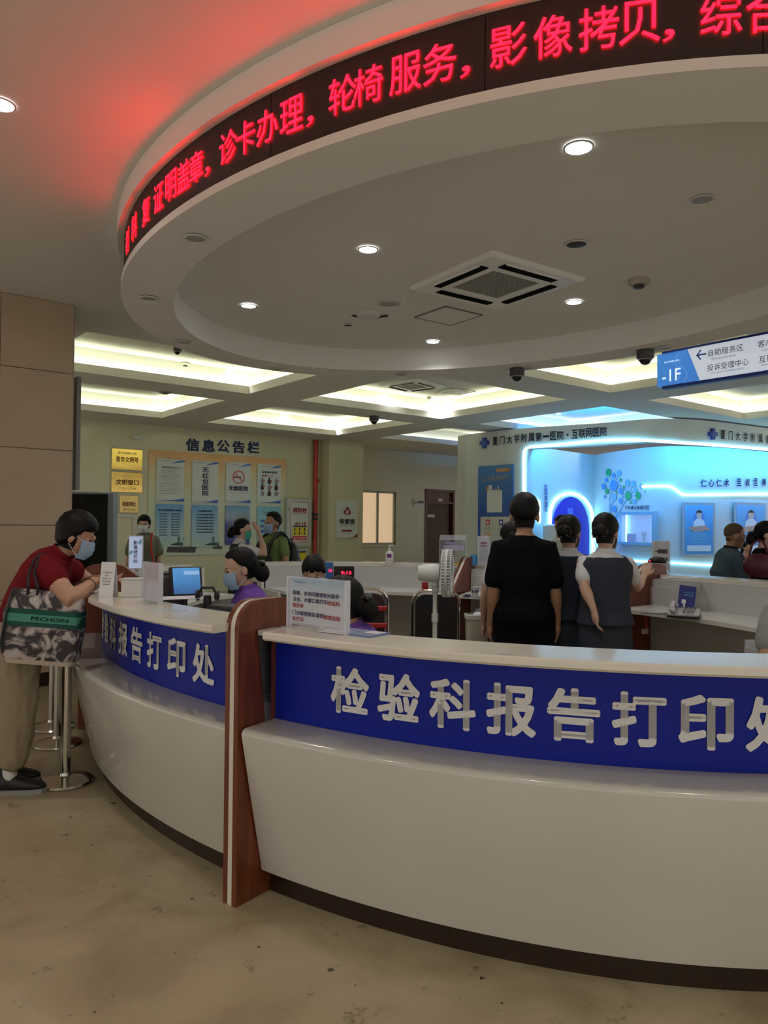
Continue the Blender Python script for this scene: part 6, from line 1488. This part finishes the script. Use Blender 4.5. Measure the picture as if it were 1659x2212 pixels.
0 and print('P1 loc', tuple(P1.location), 'elbow', Matrix.Translation(P1.location) @ Matrix.Rotation(P1.rotation_euler.z, 4, 'Z') @ (e * I1['s']), 'wrist', Matrix.Translation(P1.location) @ Matrix.Rotation(P1.rotation_euler.z, 4, 'Z') @ (w_ * I1['s']), 'sh', Matrix.Translation(P1.location) @ Matrix.Rotation(P1.rotation_euler.z, 4, 'Z') @ (a * I1['s']), I1['s'])
SHW = Matrix.Translation(P1.location) @ Matrix.Rotation(P1.rotation_euler.z, 4, 'Z') @ (a * I1['s'])
# tote bag on the shoulder
pb = aty(97, 1345, 3.99)
BAGW, BAGH = .405, .345
def bag_mat():
    m = bpy.data.materials.new('printed_canvas'); m.use_nodes = True; nt = m.node_tree; b = nt.nodes['Principled BSDF']; b.inputs['Roughness'].default_value = .85
    tc = nt.nodes.new('ShaderNodeTexCoord'); n = nt.nodes.new('ShaderNodeTexNoise'); n.inputs['Scale'].default_value = 7.5; n.inputs['Detail'].default_value = 5; n.inputs['Distortion'].default_value = 2.2
    nt.links.new(tc.outputs['Object'], n.inputs['Vector']); cr = nt.nodes.new('ShaderNodeValToRGB'); e = cr.color_ramp.elements
    e[0].position, e[0].color = .44, (.055, .048, .055, 1); e[1].position, e[1].color = .56, (.55, .50, .49, 1); k = e.new(.50); k.color = (.28, .25, .25, 1)
    nt.links.new(n.outputs['Fac'], cr.inputs[0]); nt.links.new(cr.outputs[0], b.inputs['Base Color']); return m
bag = thing('tote_bag', 'patterned canvas tote with green stripes hanging from the visitor shoulder', 'bag', (pb.x, pb.y, pb.z), R_(4))
A = Matrix.Rotation(R_(4.5), 4, 'Y'); hw, hh = BAGW / 2, BAGH / 2
def bring(z, w, d): return [A @ Vector((x, y, z)) for x, y in rrect(-w, -d, w, d, .03)]
mb = MB(); mb.loft([bring(-hh - .02, hw * .90, .055), bring(-hh, hw * .94, .065), bring(-hh * .3, hw, .07), bring(hh * .5, hw * .97, .055), bring(hh, hw * .92, .03)]); mb.build('canvas_body', bag_mat(), bag)
mb = MB(); mb.loft([bring(-hh - .045, hw * .86, .05), bring(-hh - .02, hw * .905, .058)]); mb.build('cream_base', mat('cream_canvas', (.55, .47, .40), .85), bag)
for nm, za, zb2, m in (('green_band', -.015, .075, mat('dark_green_band', (.008, .085, .065), .8)), ('light_green_stripe', .008, .050, mat('mint_band', (.07, .30, .24), .8))):
    g = .0015 if nm == 'green_band' else .003; mb = MB(); mb.loft([bring(z, hw * (.995 - .02 * (z > .0)) + g, .0685 + g) for z in (za, zb2)]); mb.build(nm, m, bag)
A2 = A
mb = MB(); put_text(mb, 'PECHOIN', .05, .029, .19, .020, -.0755, .012, T=A2); mb.build('lettering', mat('green_letter', (.006, .05, .04), .8), bag, smooth=False)
mb = MB(); put_text(mb, 'since 1931', .05, -.045, .10, .018, -.0735, .012, T=A2); mb.build('lettering', mat('grey_letter', (.10, .09, .09), .8), bag, smooth=False)
ls = Matrix.Rotation(-R_(4), 4, 'Z') @ (SHW - pb)
for k_, dx in ((0, -.03), (1, .02)):
    MB().tube([Vector((-.05 + dx, -.03, hh - .03)), Vector((-.045 + dx, -.04, hh + .02)), Vector((ls.x - .035 + dx * .6, ls.y - .075, ls.z - .03)), Vector((ls.x - .025 + dx * .5, ls.y - .062, ls.z + .02)), Vector((ls.x - .02 + dx * .4, ls.y - .03, ls.z + .055)), Vector((ls.x - .02 + dx * .4, ls.y + .03, ls.z + .068))], .008, 8).build('strap', mat('dark_strap', (.02, .018, .02), .7), bag)
mb = MB(); mb.tube([A @ Vector(q) for q in ((-hw * .80, -.05, hh * .98), (-hw * .86, -.078, hh * .3), (-hw * .92, -.08, -hh * .6), (-hw * .86, -.075, -hh * .95))], .007, 6); mb.build('side_cord', BLACK, bag)

# --- seated staff in purple
person('seated person in purple scrubs with blue mask and low bun, facing left', None, fdir(-.90, -.42), h=1.56, sit=True, lean=.10, bend=.12, head=(.0, .22), hair='lowbun', fringe=.42, sk=SK2, mask=MASKB, voxel=.0085, at=(518, 1228, 4.55), stool_label='stool under the seated person in purple with a low bun', top=dict(m=PURPLE, sleeve=.6, z0=.80, g=.014, collar=PURPLE), bottom=dict(kind='trousers', m=PURPLE), headsz=1.05)
person('seated person in purple scrubs bending behind the acrylic notice, seen from behind', None, fdir(-.80, .25), h=1.54, sit=True, lean=.20, bend=.22, head=(.1, .25), hair='lowbun', sk=SK1, voxel=.009, at=(737, 1305, 3.55), stool_label='stool under the person bending behind the acrylic notice', top=dict(m=PURPLE, sleeve=.6, z0=.80, g=.014, collar=PURPLE), bottom=dict(kind='trousers', m=PURPLE), hair_scale=1.08)
person('seated dark-haired person with parted fringe peering over the acrylic notice', None, fdir(-.05, -1), h=1.56, sit=True, lean=.05, bend=.25, head=(0, .35), hair='bangs', sk=SK2, mask=MASKW, voxel=.009, at=(678, 1238, 5.35), stool_label='stool under the dark-haired person facing the camera', top=dict(m=PURPLE, sleeve=.6, z0=.80, g=.014, collar=PURPLE), bottom=dict(kind='trousers', m=DARKP), hair_scale=1.06)
# --- nurse with the hand at her forehead
person('person in grey vest and white shirt raising a hand to the forehead', None, fdir(.80, .25), at=(524, 1144, 8.5), head=(-.15, .12), hair='lowbun', sk=SK2, mask=MASKG, voxel=.010,
       arms={1: ((.20, .27, 1.19), (.05, .21, 1.47), (-.55, -.3, .45)), -1: ((-.2, .02, 1.03), (-.19, .12, .82), (0, .3, -1))}, top=dict(m=WSHIRT, sleeve=.62, collar=WSHIRT, vest=VEST, g=.010, z0=.95), bottom=dict(kind='skirt', m=VEST))
# --- man in green polo with backpack
P, I = person('person in green polo with a black backpack and blue mask', None, fdir(-.75, -.62), at=(589, 1130, 8.8), build=1.12, belly=.03, head=(.1, .02), hair='buzz', hairm=HAIR, sk=SK3, mask=MASKB, voxel=.010, male=True, top=dict(m=GREENT, sleeve=.55, collar=GREENT, z0=.80, g=.016), bottom=dict(kind='trousers', m=DARKP))
bp_ = thing('backpack', 'black backpack on the back of the person in green', 'backpack', P.location, P.rotation_euler.z)
mb = MB(); mb.ell((0, -.225, 1.06), (.15, .10, .23), 20, 14); blob(mb, 'main_bag', BLACK, bp_, .012, 3); MB().ell((0, -.315, .99), (.11, .035, .12), 16, 10).build('front_pocket', BLACK, bp_)
for sx in (1, -1): MB().tube(smooth_path([Vector(q) for q in ((sx * .09, -.16, 1.27), (sx * .12, -.03, 1.39), (sx * .13, .10, 1.31), (sx * .14, .17, 1.12), (sx * .20, .02, .93), (sx * .12, -.16, .90))], 6), .022, 8).build('strap', BLACK, bp_)
mb = MB(); mb.tube([(-.03, -.23, 1.29), (0, -.235, 1.32), (.03, -.23, 1.29)], .008); mb.build('handle', BLACK, bp_); MB().box((-.05, -.35, 1.02), (.03, .004, .035)).build('logo_patch', WHITEINK, bp_, smooth=False)
# --- woman in grey-green shirt
P, I = person('person in grey-green shirt with pale mask and red shoulder strap', None, fdir(.08, -1), at=(311, 1133, 10.4), build=1.10, head=(.08, .0), hair='short', hair_scale=1.08, fringe=.15, sk=SK2, mask=MASKW, voxel=.010, top=dict(m=OLIVET, sleeve=.72, z0=.76, g=.02, collar=OLIVET, sw=1.1), bottom=dict(kind='trousers', m=DARKP))
mb = MB(); mb.tube(smooth_path([Vector(q) for q in ((-.10, -.05, 1.345), (-.115, .05, 1.33), (-.13, .135, 1.15), (-.17, .15, .95), (-.21, .08, .80))], 6), .013, 8); mb.build('red_strap', mat('strap_red', (.55, .02, .015), .6), P)
hb_ = thing('shoulder_bag', 'small dark bag on the red strap at the hip of the grey-green shirted person', 'bag', P.location, P.rotation_euler.z); MB().box((-.235, .07, .72), (.06, .20, .18), bev=.02).build('bag_body', BLACK, hb_); MB().box((-.27, .07, .76), (.006, .18, .08), bev=.002).build('flap', DGREY, hb_)
# --- group standing with their backs to us
person('tall person in black T-shirt and black shorts seen from behind', None, fdir(.12, 1), at=(1133, 1113, 5.15), build=.93, headsz=1.13, head=(-.12, .05), hair='buzz', hairm=HAIR, hair_scale=1.04, sk=SK3, voxel=.009, male=True, belly=.02, arm_r=1.05,
       arms={1: ((.196, -.02, 1.01), (.215, .03, .79), (0, .1, -1)), -1: ((-.196, -.03, 1.01), (-.215, .03, .77), (0, .15, -1))}, top=dict(m=BLACKT, sleeve=.80, z0=.80, g=.018, sw=1.06, flare=.012), bottom=dict(kind='shorts', m=BLACKT, len=.62, w=1.3, hem=.10))
person('person in grey vest uniform, mostly hidden by the tall person in black', None, fdir(.1, 1), at=(1103, 1163, 5.6), head=(.2, .1), hair='bun', sk=SK2, voxel=.010, top=dict(m=WSHIRT, sleeve=.6, collar=WSHIRT, vest=VEST, g=.010, z0=.95), bottom=dict(kind='skirt', m=VEST))
person('person in grey vest uniform with beaded hair clip, beside the person in black', None, fdir(.15, 1), at=(1229, 1152, 5.35), head=(-.35, .12), hair='bun', hair_scale=1.04, sk=SK1, mask=MASKW, voxel=.009, arms={1: ((.20, .03, 1.03), (.17, .2, .92), (-.3, .8, -.3)), -1: ((-.2, .05, 1.03), (-.15, .22, .95), (.3, .8, -.2))}, top=dict(m=WSHIRT, sleeve=.55, collar=WSHIRT, vest=VEST, g=.010, z0=.95), bottom=dict(kind='skirt', m=VEST))
XW, YW = W2(1309, 5.0), 5.0; sW_ = .985
fw = fdir(.12, 1); A_ = Matrix.Rotation(-(fw - math.pi / 2), 4, 'Z')
def toloc(px, py, d):
    q = aty(px, py, d); l = A_ @ Vector((q.x - XW, q.y - YW, 0)); return (l.x / sW_, l.y / sW_, q.z / sW_)
person('person in grey vest and white short sleeves, one hand on the slanted divider', None, fw, at=(1308, 1151, 5.0), build=1.0, head=(-.45, .10), hair='bun', hair_scale=1.04, sk=SK2, mask=MASKW, voxel=.0085,
       arms={1: (toloc(1376, 1268, 5.15), toloc(1392, 1243, 5.50), (.35, .8, .45)), -1: (toloc(1264, 1268, 4.92), toloc(1284, 1316, 4.85), (.18, .0, -1))}, top=dict(m=WSHIRT, sleeve=.60, collar=WSHIRT, vest=VEST, g=.010, z0=.95), bottom=dict(kind='skirt', m=VEST))
# --- people beyond the counters
person('person in white T-shirt standing before the violet arch', None, fdir(-.75, -.1), at=(1213, 1134, 10.5), head=(.1, .35), hair='buzz', hairm=HAIR, sk=SK3, voxel=.011, male=True, arms={1: ((.24, .1, 1.06), (.12, .28, 1.08), (-.6, .7, 0)), -1: ((-.24, .1, 1.06), (-.12, .28, 1.08), (.6, .7, 0))}, top=dict(m=WTEE, sleeve=.6, z0=.80, g=.018), bottom=dict(kind='trousers', m=DARKP))
person('bald person in slate-blue polo shirt beyond the right counter', None, fdir(.92, -.10), at=(1587, 1158, 7.25), build=1.10, belly=.035, bend=.12, head=(.0, .18), hair='buzz', bald=True, sk=SK3, voxel=.010, male=True, arms={1: ((.25, .08, 1.04), (.19, .28, .985), (-.2, .9, .0)), -1: ((-.24, .1, 1.04), (-.1, .28, 1.0), (.2, .9, .0))}, top=dict(m=BLUET, sleeve=.75, collar=DARKP, z0=.80, g=.016), bottom=dict(kind='trousers', m=DARKP))
person('small distant person in pink top behind the bald person', None, fdir(.55, -.8), at=(1614, 1183, 12.0), head=(-.2, .1), hair='pony', sk=SK2, voxel=.011, arms={-1: ((-.2, .1, 1.05), (-.05, .26, 1.10), (.2, .8, .3))}, top=dict(m=PINKT, sleeve=.6, z0=.80, g=.014), bottom=dict(kind='trousers', m=DARKP))
P, I = person('person in black and white shirt with white mask at the right picture edge', None, fdir(.85, -.35), at=(1656, 1155, 7.0), head=(0, .1), hair='lowbun', sk=SK2, mask=MASKW, voxel=.010, arms={1: ((.21, .08, 1.03), (.12, .26, 1.06), (-.2, .9, .1)), -1: ((-.2, .08, 1.03), (-.1, .26, 1.06), (.2, .9, .1))}, top=dict(m=BLACKT, sleeve=.5, z0=.82, g=.012), bottom=dict(kind='trousers', m=DARKP))
mb = MB(); mb.loft([[Vector((x, .128 + .0 * z, z)) * I['s'] for x, z in rrect(-.075, .90, .075, 1.27, .02)], [Vector((x, .137, z)) * I['s'] for x, z in rrect(-.07, .905, .07, 1.265, .02)]]); mb.build('white_shirt_front', WTEE, P)
hb_ = thing('handbag', 'maroon handbag held by the person at the right edge', 'bag', (W2(1640, 6.72), 6.72, aty(1640, 1222, 6.72).z), R_(-20)); mb = MB(); mb.ell((0, 0, 0), (.14, .07, .115), 20, 12); blob(mb, 'bag_body', mat('maroon_leather', (.085, .006, .022), .5, var=.12, vscale=15), hb_, .012, 2); MB().tube(smooth_path([Vector(q) for q in ((-.08, 0, .08), (-.05, 0, .20), (.03, 0, .22), (.08, 0, .08))], 5), .010, 8).build('handle', mat('maroon_leather', (.085, .006, .022)), hb_)
person('seated person in grey T-shirt cut off by the right picture edge', None, fdir(-.2, 1), h=1.60, build=1.1, sit=True, at=(1722, 1225, 3.2), arms={-1: ((-.23, .02, .74), (-.2, .2, .62), (0, .6, -1)), 1: ((.23, .02, .74), (.2, .2, .62), (0, .6, -1))}, lean=.10, bend=.15, hair='short', sk=SK1, voxel=.010, stool_label='stool at the right edge under the seated person in grey', top=dict(m=GREYT, sleeve=.6, z0=.80, g=.018), bottom=dict(kind='trousers', m=DARKP))
